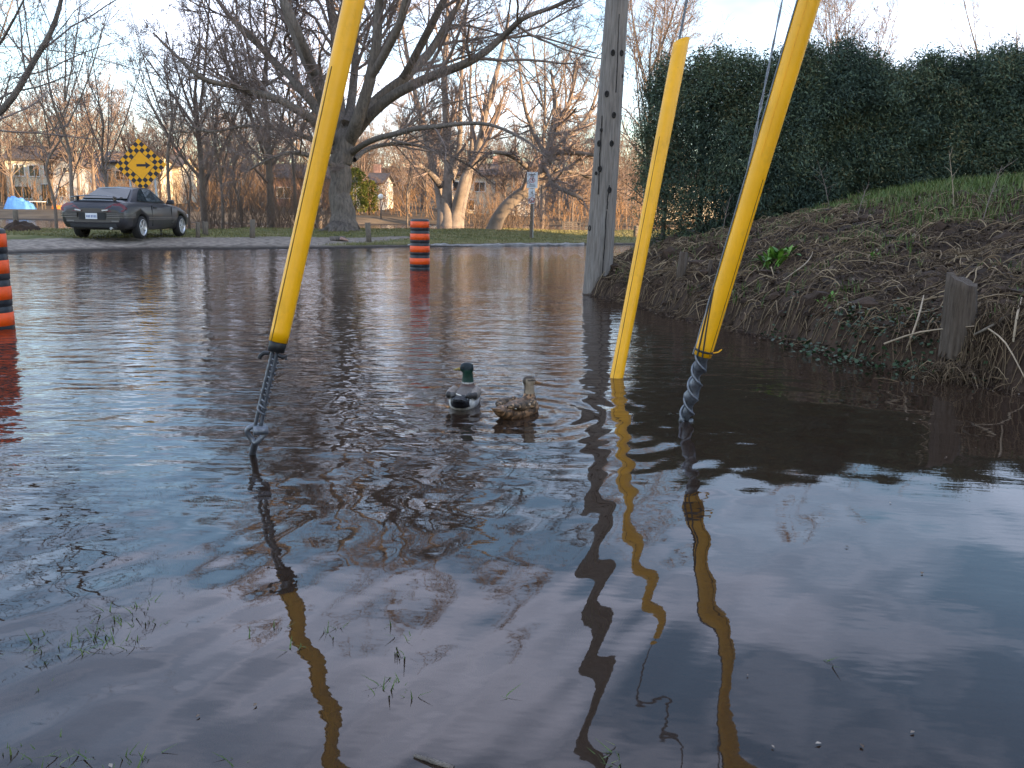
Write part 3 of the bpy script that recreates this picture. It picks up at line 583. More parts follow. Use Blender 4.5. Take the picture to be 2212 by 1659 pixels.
for i, s in enumerate(np.arange(0.25, VIS, 0.62)):
    s = s + rng.uniform(-0.15, 0.15); p = hpos(np.array(s)); z = float(bank_z(p[0], p[1])); q = np.array([p[0], p[1], z - 0.15])
    top = float(top_z(np.array([s]))[0])
    pts = [q, q + [rng.normal(0, 0.08), rng.normal(0, 0.08), (top - z) * 0.35], q + [rng.normal(0, 0.15), rng.normal(0, 0.12), (top - z) * 0.9]]
    V0, F0 = curve_tube(pts, [0.06, 0.045, 0.012], 7, 4)
    nb = 14; t = rng.uniform(0.12, 0.9, nb); st_ = np.array(q)[None] + np.column_stack([np.zeros(nb), np.zeros(nb), t * (top - z)]); an = rng.uniform(0, 6.28, nb)
    dv = np.column_stack([np.cos(an), np.sin(an), rng.uniform(0.3, 1.0, nb)]); Lb = rng.uniform(0.3, 0.75, nb)[:, None]
    PP = np.stack([st_, st_ + dv * Lb * 0.5, st_ + dv * Lb + [0, 0, -0.05]], 1)
    V1, F1 = tubes(PP, np.tile([0.012, 0.009, 0.004], (nb, 1)), 4); V, F = join([(V0, F0), (V1, F1)])
    part_world('trunk', mesh_np('trunk', V, F, M['cedar_bark']), hd)

# ------------------------------------------------------------------ trees
def rot_about(v, axis, ang):
    c, s = np.cos(ang)[:, None], np.sin(ang)[:, None]
    return v * c + np.cross(axis, v) * s + axis * (np.sum(axis * v, 1, keepdims=True)) * (1 - c)
def grow(rg, P0, D, L, R0, n, wander, trop, taper=0.35, droop=0.0):
    m = len(P0); pts = np.zeros((m, n, 3)); p = P0.copy(); d = D.copy()
    for i in range(n):
        pts[:, i] = p
        d = d + rg.normal(0, wander, (m, 3)); d[:, 2] += trop - droop * (i / n)
        d /= np.linalg.norm(d, axis=1, keepdims=True); p = p + d * (L / (n - 1))[:, None]
    rr = R0[:, None] * np.linspace(1, taper, n)[None] ** 1.0
    return pts, rr
def branch(rg, pts, rr, L, count, tmin, angle, ratio, rratio, tmax=1.0, rmin=0.0):
    m, n, _ = pts.shape; k = count
    par = np.repeat(np.arange(m), k); t = rg.uniform(tmin, tmax, m * k)
    f = t * (n - 1); i = np.minimum(f.astype(int), n - 2); w = (f - i)[:, None]
    p = pts[par, i] * (1 - w) + pts[par, i + 1] * w
    d = pts[par, i + 1] - pts[par, i]; d /= np.linalg.norm(d, axis=1, keepdims=True) + 1e-9
    ax = np.cross(d, rg.normal(0, 1, d.shape)); ax /= np.linalg.norm(ax, axis=1, keepdims=True) + 1e-9
    d2 = rot_about(d, ax, rg.normal(angle, 0.22, m * k))
    r = (rr[par, i] * (1 - w[:, 0]) + rr[par, i + 1] * w[:, 0]) * rratio * rg.uniform(0.7, 1.1, m * k)
    l2 = L[par] * ratio * (1.15 - 0.6 * t) * rg.uniform(0.6, 1.3, m * k)
    return p, d2, l2, np.maximum(r, rmin)
def tree_meshes(seed, trunks, lv, wander=0.12, trop=0.04, twig_r=0.006, droop=0.0, mats=('bark', 'bark_twig'), k0=10, skip0=False, rmax=1.0):
    """trunks: list of (polyline, radii) in local space; lv: list of (count, tmin, angle, ratio, rratio, npts)"""
    rg = np.random.default_rng(seed)
    n0 = max(len(t[0]) for t in trunks) * 4
    P, Rr, L = [], [], []
    for pl, ra in trunks:
        q = smooth_line(np.array(pl, float), 6); s = np.linspace(0, len(q) - 1, n0); i = np.minimum(s.astype(int), len(q) - 2); w = (s - i)[:, None]
        q = q[i] * (1 - w) + q[i + 1] * w
        jit = rg.normal(0, 1, (n0, 3)) * np.interp(np.linspace(0, 1, n0), np.linspace(0, 1, len(ra)), ra)[:, None] * 0.16; jit = (np.roll(jit, 1, 0) + jit * 2 + np.roll(jit, -1, 0)) / 4; jit = (np.roll(jit, 1, 0) + jit * 2 + np.roll(jit, -1, 0)) / 4; jit[0] = 0; q = q + jit
        P.append(q); Rr.append(np.interp(np.linspace(0, 1, n0), np.linspace(0, 1, len(ra)), ra)); L.append(np.sum(np.linalg.norm(np.diff(q, axis=0), axis=1)))
    P, Rr, L = np.array(P), np.array(Rr), np.array(L)
    trunk = tubes(P, Rr, k0)
    crown = []
    for j, (cnt, tmin, ang, ratio, rratio, npts) in enumerate(lv):
        last = j == len(lv) - 1
        if j == 0 and skip0: Pb, Rb, Lb = P[1:], Rr[1:], L[1:]
        else: Pb, Rb, Lb = P, Rr, L
        p0, d, l2, r2 = branch(rg, Pb, Rb, Lb, cnt, tmin, ang, ratio, rratio, rmin=twig_r * (1.0 if last else 1.3))
        r2 = np.minimum(r2, rmax / (j + 1))
        P, Rr = grow(rg, p0, d, l2, r2, npts, wander * (1 + 0.3 * j), trop, 0.45 if not last else 0.6, droop)
        L = l2; crown.append(tubes(P, Rr, 6 if j == 0 else (4 if not last else 3)))
    cV, cF = join(crown)
    return mesh_np('trunk', *trunk, M[mats[0]]), mesh_np('crown', cV, cF, M[mats[1]])
def tree(name, loc, meshes, label, cat='tree', group=None, rz=0.0, sc=1.0):
    e = empty(name, loc, rz, label, cat, group); e.scale = (sc, sc, sc)
    link('trunk', meshes[0], e); link('crown', meshes[1], e); return e

# the big maple in the middle of the lawn: limbs follow the photograph
def pxl(base, zc, pts):
    out = []
    for q in pts:
        px, py = q[0], q[1]; dz = q[2] if len(q) > 2 else 0.0
        out.append(at(px, py, zc + dz) - base)
    return out
b = hit(740, 497); zc = zc_of(b); u1 = zc / FPX
limbs = [
    (pxl(b, zc, [(741, 505), (739, 470), (738, 420), (738, 360), (742, 310), (750, 270)]), [39 * u1, 28 * u1, 23.5 * u1, 23.5 * u1, 25 * u1, 18 * u1]),
    (pxl(b, zc, [(740, 330), (722, 270), (690, 190, -1), (655, 110, -1), (628, 40, -1), (600, -60, -1), (560, -220, 0), (540, -380, 0)]), [22 * u1, 20 * u1, 19 * u1, 17 * u1, 15 * u1, 12 * u1, 8 * u1, 3 * u1]),
    (pxl(b, zc, [(742, 320), (735, 240, 1), (728, 150, 1), (722, 60, 1.5), (705, -40, 2), (700, -200, 2), (690, -330, 2)]), [18 * u1, 16 * u1, 14 * u1, 13 * u1, 11 * u1, 7 * u1, 3 * u1]),
    (pxl(b, zc, [(752, 310), (775, 250, -1), (800, 170, -1.5), (815, 80, -2), (822, -20, -2), (850, -180, -2), (870, -320, -2)]), [18 * u1, 17 * u1, 15 * u1, 13 * u1, 11 * u1, 7 * u1, 3 * u1]),
    (pxl(b, zc, [(755, 300), (800, 230, 1), (870, 170, 1), (930, 110, 2), (965, 50, 2), (1010, -20, 2), (1080, -150, 3)]), [18 * u1, 17 * u1, 14 * u1, 12 * u1, 9 * u1, 7 * u1, 3 * u1]),
    (pxl(b, zc, [(765, 290), (830, 220, -1), (920, 170, -2), (1020, 130, -3), (1085, 80, -3), (1130, 40, -4), (1210, 10, -4), (1300, -40, -5)]), [16 * u1, 14 * u1, 12 * u1, 10 * u1, 8 * u1, 6 * u1, 4 * u1, 2 * u1]),
    (pxl(b, zc, [(762, 330), (800, 305, -2), (870, 285, -3), (950, 272, -4), (1050, 268, -4), (1130, 300, -5), (1180, 340, -5)]), [11 * u1, 9 * u1, 8 * u1, 7 * u1, 5 * u1, 4 * u1, 2 * u1]),
    (pxl(b, zc, [(765, 345), (800, 320, 2), (870, 310, 3), (930, 322, 3), (1000, 350, 4), (1070, 400, 4)]), [9 * u1, 8 * u1, 6 * u1, 5 * u1, 3.5 * u1, 2 * u1]),
    (pxl(b, zc, [(730, 300), (690, 240, 1), (640, 180, 1), (590, 130, 2), (520, 60, 2), (470, 0, 3), (430, -70, 3)]), [15 * u1, 14 * u1, 12 * u1, 10 * u1, 8 * u1, 6 * u1, 3 * u1]),
    (pxl(b, zc, [(725, 310), (670, 255, -2), (600, 215, -3), (520, 190, -3), (440, 170, -4), (380, 120, -4), (330, 70, -4)]), [13 * u1, 12 * u1, 9 * u1, 7 * u1, 6 * u1, 4 * u1, 2 * u1]),
    (pxl(b, zc, [(728, 335), (670, 300, -1), (600, 280, -2), (530, 272, -2), (450, 285, -3), (390, 262, -3)]), [10 * u1, 8 * u1, 6 * u1, 5 * u1, 3.5 * u1, 2 * u1]),
    (pxl(b, zc, [(725, 360), (690, 345, -3), (640, 330, -4), (590, 340, -5), (530, 372, -5)]), [8 * u1, 6 * u1, 5 * u1, 3.5 * u1, 2 * u1]),
]
limbs = [limbs[0]] + [(p_, [r_ * (0.80 if i_ not in (5, 6, 9) else 0.66) for r_ in q_]) for i_, (p_, q_) in enumerate(limbs[1:])]
limbs += [(pxl(b, zc, [(742, 300), (762, 200, 2), (768, 90, 3), (772, -60, 3), (790, -250, 4), (800, -430, 4)]), [11 * u1, 10 * u1, 8 * u1, 7 * u1, 5 * u1, 2 * u1]),
          (pxl(b, zc, [(690, 190, -1), (640, 60, -3), (570, -90, -3), (500, -240, -4), (450, -380, -4)]), [9 * u1, 8 * u1, 6 * u1, 4 * u1, 2 * u1]),
          (pxl(b, zc, [(870, 170, 1), (940, 40, -1), (1010, -110, -2), (1090, -260, -2), (1150, -360, -2)]), [9 * u1, 8 * u1, 6 * u1, 4 * u1, 2 * u1]),
          (pxl(b, zc, [(800, 170, -1.5), (860, 60, -3), (900, -80, -4), (960, -240, -4), (980, -400, -4)]), [9 * u1, 8 * u1, 6 * u1, 4 * u1, 2 * u1])]
maple = tree_meshes(3, limbs, [(13, 0.25, 0.75, 0.34, 0.45, 8), (9, 0.2, 0.75, 0.5, 0.5, 6), (8, 0.2, 0.7, 0.5, 0.6, 5), (5, 0.2, 0.7, 0.55, 0.7, 4)], 0.12, 0.03, twig_r=0.0055, skip0=True, rmax=0.075)
tree('maple_tree', b, maple, 'massive bare old tree with spreading limbs on the lawn behind the left yellow guard')
bm = bmesh.new()                                        # flared root collar
for k in range(9):
    a = 2 * math.pi * k / 9 + 0.2; L_ = random.uniform(0.5, 0.8); 
    for t0, t1, h0, h1, w0, w1 in ((0.4, 0.8, 0.16, 0.03, 0.12, 0.10), (0.8, 1.2, 0.03, -0.06, 0.10, 0.05)):
        cyl(bm, (math.cos(a) * L_ * t0 * 1.0, math.sin(a) * L_ * t0, h0), (math.cos(a) * L_ * t1 * 1.2, math.sin(a) * L_ * t1 * 1.2, h1), w0, w1, 9)
ro = bm_obj('root_flare', bm, M['bark'], bpy.data.objects['maple_tree'], True)

# multi stemmed tree on the crest
b = hit(970, 495); zc = zc_of(b); u1 = zc / FPX
stems = []
for (x0, pts, r) in [(955, [(958, 500), (955, 460), (950, 420, 1), (930, 340, 1), (905, 240, 2), (880, 120, 2), (860, 0, 3)], 12), (968, [(966, 500), (965, 450), (968, 380), (965, 300), (960, 180), (965, 60), (970, -60)], 14), (985, [(980, 500), (985, 455), (1000, 400, -1), (1030, 330, -1), (1050, 240, -2), (1080, 130, -2), (1100, 30, -2)], 14), (990, [(988, 500), (1000, 440, 1), (1015, 380, 2), (1020, 300, 2), (1015, 200, 3), (1020, 90, 3)], 9), (950, [(952, 400), (925, 370, -2), (890, 340, -3), (860, 250, -3)], 7), (975, [(972, 390), (990, 330, 2), (995, 230, 2), (1000, 120, 2), (1010, 0, 2)], 8)]:
    stems.append((pxl(b, zc, pts), [r * 1.35 * u1] + [r * u1 * (1 - 0.8 * i / (len(pts) - 1)) for i in range(1, len(pts))]))
ms = tree_meshes(11, stems, [(12, 0.3, 0.6, 0.34, 0.5, 7), (8, 0.2, 0.65, 0.5, 0.55, 5), (6, 0.2, 0.7, 0.5, 0.7, 4)], 0.1, 0.06, mats=('bark_far', 'twig_far'))
tree('maple_tree', b, ms, 'bare tree of several sunlit stems rising together behind the orange and black drum')
# leaning tree with twisted crown
b = hit(1068, 496); zc = zc_of(b); u1 = zc / FPX
stems = [(pxl(b, zc, [(1062, 505), (1080, 465), (1110, 430), (1150, 400), (1180, 350), (1195, 290), (1200, 230), (1190, 150)]), [18 * u1, 14 * u1, 13 * u1, 13 * u1, 12 * u1, 9 * u1, 6 * u1, 2 * u1])]
for pts in ([(1180, 350), (1220, 300, -1), (1270, 250, -1), (1300, 170, -1)], [(1185, 345), (1150, 280, 1), (1130, 210, 1), (1120, 120, 2)], [(1175, 365), (1230, 370, 2), (1290, 390, 2), (1340, 420, 2)], [(1190, 330), (1250, 330, -1), (1310, 340, -2)], [(1165, 385), (1110, 340, -1), (1060, 330, -2), (1020, 360, -2)], [(1180, 360), (1200, 400, -2), (1260, 430, -2)], [(1195, 300), (1230, 220, 2), (1245, 130, 2)]):
    stems.append((pxl(b, zc, pts), [6 * u1, 5 * u1, 3.5 * u1, 1.5 * u1][:len(pts)]))
ms = tree_meshes(12, stems, [(13, 0.25, 0.8, 0.36, 0.5, 7), (9, 0.15, 0.75, 0.5, 0.55, 5), (6, 0.2, 0.7, 0.5, 0.7, 4)], 0.18, 0.02, mats=('bark_far', 'twig_far'))
tree('willow_tree', b, ms, 'leaning tree with twisted russet branches behind the white parking sign')

# branches hanging in from a tree standing out of view on the left
TB = at(-520, 640, 10.6); TB[2] = -0.4
stems = [([np.zeros(3), np.array([0.1, 0.1, 1.6]), at(-330, 420, 10.6) - TB, at(-150, 330, 10.5) - TB, at(0, 240, 10.4) - TB, at(75, 130, 10.3) - TB, at(125, 30, 10.2) - TB, at(150, -120, 10.0) - TB], [0.30, 0.24, 0.16, 0.07, 0.04, 0.034, 0.026, 0.01]),
         ([at(-150, 330, 10.5) - TB, at(-60, 190, 10) - TB, at(20, 60, 9.6) - TB, at(80, -60, 9.2) - TB], [0.02, 0.018, 0.012, 0.005]),
         ([at(-330, 420, 10.6) - TB, at(-280, 200, 11) - TB, at(-200, -60, 11.2) - TB, at(-150, -300, 11.3) - TB], [0.14, 0.11, 0.07, 0.02]),
         ([at(-100, 310, 10.5) - TB, at(0, 212, 11.0) - TB, at(90, 185, 11.4) - TB, at(180, 150, 11.8) - TB], [0.018, 0.014, 0.010, 0.004])]
ms = tree_meshes(21, stems, [(15, 0.3, 0.8, 0.32, 0.3, 8), (6, 0.2, 0.7, 0.5, 0.5, 6), (4, 0.2, 0.7, 0.5, 0.7, 4)], 0.11, 0.02, twig_r=0.0022, rmax=0.016)
tree('overhanging_tree', TB, ms, 'bare tree reaching its thin branches in over the water beside the striped drum')

# generic bare trees
def generic(seed, H, r, spread=1.0, forks=5, mats=('bark_far', 'twig_far'), dens=(12, 7, 6), low=0.25, twig_r=0.008, wob=0.25):
    rg = np.random.default_rng(seed + 100)
    main = [np.array([0, 0, -0.3])]; 
    for i in range(1, 6): main.append(np.array([rg.normal(0, wob) * i / 5, rg.normal(0, wob) * i / 5, H * i / 5]))
    st = [(main, [r * 1.25, r, r * 0.8, r * 0.55, r * 0.3, r * 0.08])]
    for k in range(forks):
        t = rg.uniform(low, 0.6); a = 2 * math.pi * k / forks + rg.uniform(-0.5, 0.5); p0 = np.array([main[1][0] * t, main[1][1] * t, H * t]); L_ = H * rg.uniform(0.35, 0.6)
        d = np.array([math.cos(a) * spread, math.sin(a) * spread, rg.uniform(0.7, 1.4)]); d /= np.linalg.norm(d)
        st.append(([p0, p0 + d * L_ * 0.4, p0 + d * L_ * 0.75 + [0, 0, L_ * 0.12], p0 + d * L_ + [0, 0, L_ * 0.25]], [r * 0.5, r * 0.38, r * 0.22, r * 0.07]))
    return tree_meshes(seed, st, [(dens[0], 0.2, 0.65, 0.36, 0.5, 6), (dens[1], 0.2, 0.65, 0.5, 0.6, 5), (dens[2], 0.2, 0.65, 0.5, 0.75, 4)], 0.13, 0.05, twig_r=twig_r, mats=mats, k0=8)
SAP = [generic(31 + i, 7.0 + i, 0.055 + 0.008 * i, 0.45, 4, dens=(9, 6, 4), low=0.3, wob=0.45, twig_r=0.0055) for i in range(4)]
MID = [generic(51 + i, 11.0 + i, 0.15, 0.7, 6, dens=(12, 7, 5), twig_r=0.006) for i in range(4)]
FAR = [generic(71 + i, 11.5, 0.15, 0.8, 7, dens=(13, 8, 6), twig_r=0.010) for i in range(4)]
FAN = generic(91, 13.0, 0.085, 0.38, 10, dens=(13, 8, 5), low=0.12, twig_r=0.007)
def put(name, px, zc, ms, label, group, sc=1.0):
    y = zc / math.cos(PITCH); p = at(px, 470, zc); z = float(ground_z(p[0], p[1]))
    return tree(name, (p[0], p[1], z), ms, label, 'tree', group, random.uniform(0, 6.28), sc)
for i, (px, zc, k, sc, lab) in enumerate([
    (118, 36, 0, 1.1, 'slender bare sapling between the dirt mound and the grey car'), (158, 34, 1, 1.1, 'thin pale-stemmed sapling just left of the grey car'), (235, 40, 2, 1.0, 'thin sapling rising behind the rear window of the grey car'),
    (372, 37, 3, 0.9, 'slim sunlit sapling just right of the chequered sign'), (408, 40, 0, 1.0, 'bare sapling behind the bonnet of the grey car'), (478, 39, 2, 0.9, 'bare sapling above the two close wooden posts'),
    (520, 41, 1, 1.0, 'thin bare sapling between the wooden posts and the vine-clad tree'), (640, 40, 3, 0.9, 'thin bare sapling behind the left yellow guard'), (880, 47, 1, 0.8, 'slim bare sapling between the great tree and the drum')]):
    put('sapling', px, zc, SAP[k], lab, 'saplings along the near river bank', sc)
for i, (px, zc, k, sc, lab) in enumerate([
    (445, 41, 0, 0.95, 'mid-sized bare tree with crossing branches right of the grey car'), (585, 40, 1, 1.0, 'bare tree with vine-clad trunk behind the single wooden post'), (690, 46, 2, 0.9, 'bare tree partly hidden by the trunk of the great tree'),
    (-40, 44, 3, 1.0, 'bare tree at the frame edge above the blue tarp'), (1395, 46, 2, 1.08, 'fan-shaped bare tree directly behind the utility pole'), (1170, 52, 3, 0.9, 'bare tree behind the leaning tree and the parking sign'),
    (1800, 40, 0, 0.86, 'bare tree showing above the hedge right of the right yellow guard'), (2150, 40, 1, 0.80, 'bare tree showing above the far end of the hedge')]):
    put('bare_tree', px, zc, FAN if px in (1395, 1800, 2165) else MID[k], lab, 'bare trees by the river', sc)
rg = random.Random(4); k = 0; used_labels = set()
MARKS = [(46, 'the blue tarp'), (146, 'the blue-grey gabled house'), (240, 'the grey car'), (304, 'the chequered sign'), (350, 'the cream house right of that sign'), (435, 'the two close wooden posts'), (545, 'the lone dark post'), (590, 'the vine-clad trunk'), (655, 'the brick bungalow'), (740, 'the great trunk'), (823, 'the white globe lamp'), (907, 'the far drum'), (970, 'the many-stemmed tree'), (1080, 'the leaning tree'), (1147, 'the parking sign'), (1235, 'the dark bench'), (1300, 'the utility pole'), (1390, 'the middle yellow guard'), (1480, 'the thin end of the hedge')]
def far_label(x, row):  # which landmark the tree stands beyond
    near = sorted(MARKS, key=lambda m_: abs(m_[0] - x)); rn = 'front-row' if row == 0 else 'back-row'
    for m_ in near[:4]:
        d = x - m_[0]; side = 'straight beyond' if abs(d) < 13 else (('just ' if abs(d) < 45 else 'well ') + ('left' if d < 0 else 'right') + ' of')
        t = f'{rn} bare tree across the river, {side} {m_[1]}'
        if t not in used_labels: used_labels.add(t); return t
    return t
for px in range(-60, 1500, 54):
    for row in range(2):
        x = px + rg.uniform(-25, 25); zc = (84 if row == 0 else 104) + rg.uniform(-7, 9)
        sc = rg.uniform(0.65, 0.95) * (1.0 if x < 260 else 0.9)
        put('far_tree', x, zc, FAR[k % 4], far_label(x, row), 'bare trees on the far river bank', sc); k += 1

# thickets of brush (nobody could count the stems)
def brush(name, n, region, h, r, label, seed, mk='twig_far'):
    rg = np.random.default_rng(seed)
    x0, x1, z0, z1 = region
    px = rg.uniform(x0, x1, n); zc = rg.uniform(z0, z1, n)
    P = np.array([at(a, 470, b_) for a, b_ in zip(px, zc)]); P[:, 2] = ground_z(P[:, 0], P[:, 1]) - 0.05
    D = np.column_stack([rg.normal(0, 0.35, n), rg.normal(0, 0.35, n), np.ones(n)]); D /= np.linalg.norm(D, axis=1, keepdims=True)
    L = h * rg.uniform(0.4, 1.3, n); pts, rr = grow(rg, P, D, L, np.full(n, r), 6, 0.14, 0.02, 0.4)
    a = tubes(pts, rr, 3); p0, d, l2, r2 = branch(rg, pts, rr, L, 6, 0.25, 0.6, 0.4, 0.6)
    p2, q2 = grow(rg, p0, d, l2, r2, 4, 0.2, 0.03, 0.5); c = tubes(p2, q2, 3)
    p0, d, l2, r2 = branch(rg, p2, q2, l2, 3, 0.25, 0.7, 0.5, 0.7); p3, q3 = grow(rg, p0, d, l2, r2, 4, 0.2, 0.02, 0.6)
    V, F = join([a, c, tubes(p3, q3, 3)])
    tag(link(name, mesh_np(name, V, F, M[mk])), label, kind='stuff')
M['brush_rust'] = mat('rust_brush', (0.22, 0.13, 0.07), 0.9, 0.3, 0.5)
M['brush_grey'] = mat('grey_brush', (0.15, 0.105, 0.08), 0.9, 0.3, 0.5)
brush('undergrowth', 260, (380, 720, 37, 43), 2.6, 0.016, 'tangled bare brush along the near river edge left of the great tree', 3, 'brush_grey')
brush('undergrowth', 120, (1010, 1180, 42, 46), 1.7, 0.016, 'dark broken brush at the river edge under the leaning tree', 4, 'brush_grey')
brush('far_undergrowth', 900, (-80, 1500, 74, 92), 3.4, 0.03, 'russet scrub along the far river bank', 5, 'brush_rust')
brush('far_wood', 900, (-120, 1560, 105, 150), 9.0, 0.06, 'distant brown wood behind the far houses', 6, 'brush_rust')

# evergreens beyond the river
def evergreen(px, zc, h, w, label, mk='evergreen'):
    p = at(px, 470, zc); z = float(ground_z(p[0], p[1])); e = empty('evergreen_tree', (p[0], p[1], z), 0, label, 'tree', 'evergreens across the river')
    n = 2600; t = rng.uniform(0, 1, n) ** 0.8; a = rng.uniform(0, 6.28, n); rr = w * np.sqrt(np.clip(1 - (2 * t - 0.9) ** 2 * 0.8, 0.05, 1)) * rng.uniform(0.15, 1.1, n) * (0.6 + 0.8 * vnoise(a * 2, t * 8, 1, 3))
    C = np.column_stack([np.cos(a) * rr, np.sin(a) * rr, 0.3 + t * h]); D = np.column_stack([np.cos(a), np.sin(a), rng.normal(0, 0.5, n)]); D /= np.linalg.norm(D, axis=1, keepdims=True)
    V, F, T = sprays(C, D, rng.uniform(0.12, 0.34, n), rng.uniform(0.04, 0.10, n), rng.uniform(0, 1, n))
    link('crown', mesh_np('crown', V, F, M[mk], False, attr=T), e)
    bm = bmesh.new(); cyl(bm, (0, 0, -0.2), (0, 0, h * 0.8), 0.12, 0.03, 8); bm_obj('trunk', bm, M['cedar_bark'], e)
evergreen(768, 76, 3.6, 1.1, 'yellow-green evergreen just right of the great trunk')
evergreen(798, 78, 2.6, 0.8, 'smaller evergreen left of the round white lamp')

# ------------------------------------------------------------------ houses across the river
M['cream'] = mat('cream_siding', (0.74, 0.64, 0.48), 0.85, 0.08, 1, 0.01, 8, stretch=(1, 1, 8))
M['bluegrey'] = mat('blue_grey_siding', (0.38, 0.40, 0.44), 0.85, 0.08, 1)
M['whitewall'] = mat('white_siding', (0.68, 0.66, 0.62), 0.85, 0.06, 1)
M['roof'] = mat('asphalt_shingle', (0.10, 0.085, 0.08), 0.95, 0.25, 4)
M['glass_dark'] = mat('window_glass', (0.03, 0.035, 0.04), 0.12, 0.2, 2, spec=0.7)
M['trim'] = mat('white_trim', (0.72, 0.70, 0.66), 0.6, 0.05, 4)
M['pinkbrick'] = mat('pink_brick', (0.36, 0.22, 0.18), 0.9, 0.2, 5)
def house(px, zc, w, d, h, rh, wall, label, wins, rz=0.0, gable_front=False, side=None):
    p = at(px, 470, zc); z = float(ground_z(p[0], p[1])); e = empty('house', (p[0], p[1], z - 0.1), rz, label, 'house', 'houses across the river')
    bm = bmesh.new(); box(bm, (0, d / 2, h / 2 - 0.3), (w, d, h + 0.6))
    if gable_front:
        A = [bm.verts.new(c) for c in ((-w / 2, 0, h), (w / 2, 0, h), (0, 0, h + rh), (-w / 2, d, h), (w / 2, d, h), (0, d, h + rh))]
        bm.faces.new((A[0], A[1], A[2])); bm.faces.new((A[5], A[4], A[3])); bm.faces.new((A[0], A[2], A[5], A[3])); bm.faces.new((A[1], A[4], A[5], A[2]))
    else:
        A = [bm.verts.new(c) for c in ((-w / 2, 0, h), (-w / 2, d, h), (-w / 2, d / 2, h + rh), (w / 2, 0, h), (w / 2, d, h), (w / 2, d / 2, h + rh))]
        bm.faces.new((A[0], A[2], A[1])); bm.faces.new((A[3], A[4], A[5])); bm.faces.new((A[0], A[3], A[5], A[2])); bm.faces.new((A[1], A[2], A[5], A[4]))
    bm_obj('wall', bm, M[wall], e)
    bm = bmesh.new()
    if gable_front:
        for s in (-1, 1):
            n_ = Vector((s * rh, 0, w / 2)).normalized(); ang = math.atan2(rh, w / 2); L_ = math.hypot(rh, w / 2) + 0.4
            box(bm, (s * (w / 4 + 0.12), d / 2, h + rh / 2 + 0.02), (L_, d + 0.7, 0.16), Matrix.Rotation(s * ang, 3, 'Y'))
    else:
        for s in (-1, 1):
            ang = math.atan2(rh, d / 2); L_ = math.hypot(rh, d / 2) + 0.4
            box(bm, (0, d / 2 + s * (d / 4 + 0.12), h + rh / 2 + 0.02), (w + 0.7, L_, 0.16), Matrix.Rotation(-s * ang, 3, 'X'))
    rf = bm_obj('roof', bm, M['roof'], e)
    bm = bmesh.new(); box(bm, (w * 0.25, d * 0.55, h + rh + 0.3), (0.7, 0.7, 1.4)); bm_obj('chimney', bm, M['pinkbrick'], rf)
    for (wx, wz, ww, wh) in wins:
        bm = bmesh.new(); t = 0.09
        for c, s in (((wx - ww / 2, -0.03, wz), (t, 0.1, wh + t)), ((wx + ww / 2, -0.03, wz), (t, 0.1, wh + t)), ((wx, -0.03, wz - wh / 2), (ww - t, 0.1, t)), ((wx, -0.03, wz + wh / 2), (ww - t, 0.1, t)), ((wx, -0.025, wz), (0.06, 0.08, wh - t))): box(bm, c, s)
        f = bm_obj('window', bm, M['trim'], e); bm = bmesh.new(); box(bm, (wx, -0.015, wz), (ww - t, 0.04, wh - t)); bm_obj('pane', bm, M['glass_dark'], f)
    return e
house(78, 88, 5.0, 6, 4.3, 1.3, 'cream', 'cream two-storey house above the blue tarp', [(-1.2, 3.2, 1.0, 1.1), (0.2, 3.2, 1.0, 1.1), (1.5, 3.2, 0.8, 1.1), (-1.0, 1.1, 1.6, 1.2), (1.2, 1.0, 0.9, 1.9)], R(6))
house(146, 82, 2.6, 7, 3.7, 1.0, 'bluegrey', 'narrow blue-grey gabled house left of the grey car', [(0.3, 3.3, 0.8, 0.5), (-0.3, 1.4, 0.7, 0.9)], R(4), True)
house(240, 90, 7.5, 7, 4.2, 1.1, 'cream', 'long low sunlit house behind the grey car', [(-2.6, 2.9, 1.2, 0.9), (-0.6, 2.9, 1.2, 0.9), (1.6, 2.9, 1.6, 0.9), (2.9, 1.0, 1.0, 1.2)], R(-3))
house(350, 96, 4.2, 6, 4.0, 1.2, 'cream', 'cream house right of the chequered sign', [(-1, 2.6, 1.0, 1.1), (0.8, 2.6, 1.0, 1.1)], R(3))
house(655, 92, 6.5, 7, 3.0, 1.4, 'pinkbrick', 'pinkish brick bungalow behind the left yellow guard', [(-1.9, 1.5, 1.4, 1.1), (0.6, 1.5, 1.4, 1.1)], R(2))
house(778, 90, 4.4, 6, 2.7, 1.0, 'whitewall', 'small white house behind the evergreens beside the great trunk', [(-1.1, 1.4, 0.9, 0.9), (0.9, 1.4, 0.9, 0.9)], R(-4))
house(1035, 94, 7.0, 7, 4.1, 1.2, 'cream', 'cream house behind the many-stemmed tree', [(-2.2, 2.9, 1.2, 1.0), (0.0, 2.9, 1.2, 1.0), (2.2, 2.9, 1.2, 1.0), (-1.2, 1.0, 1.4, 1.1)], R(2))
house(1140, 92, 3.2, 6, 4.4, 1.1, 'whitewall', 'bright white house behind the parking sign', [(-0.7, 2.9, 0.9, 1.0), (0.8, 2.9, 0.8, 1.0)], R(-2), True)
house(1490, 96, 8.0, 7, 4.2, 1.4, 'cream', 'cream house glimpsed through the thin end of the hedge', [(-2.4, 2.7, 1.2, 1.0), (0.2, 2.7, 1.2, 1.0), (2.4, 2.7, 1.2, 1.0)], R(2))
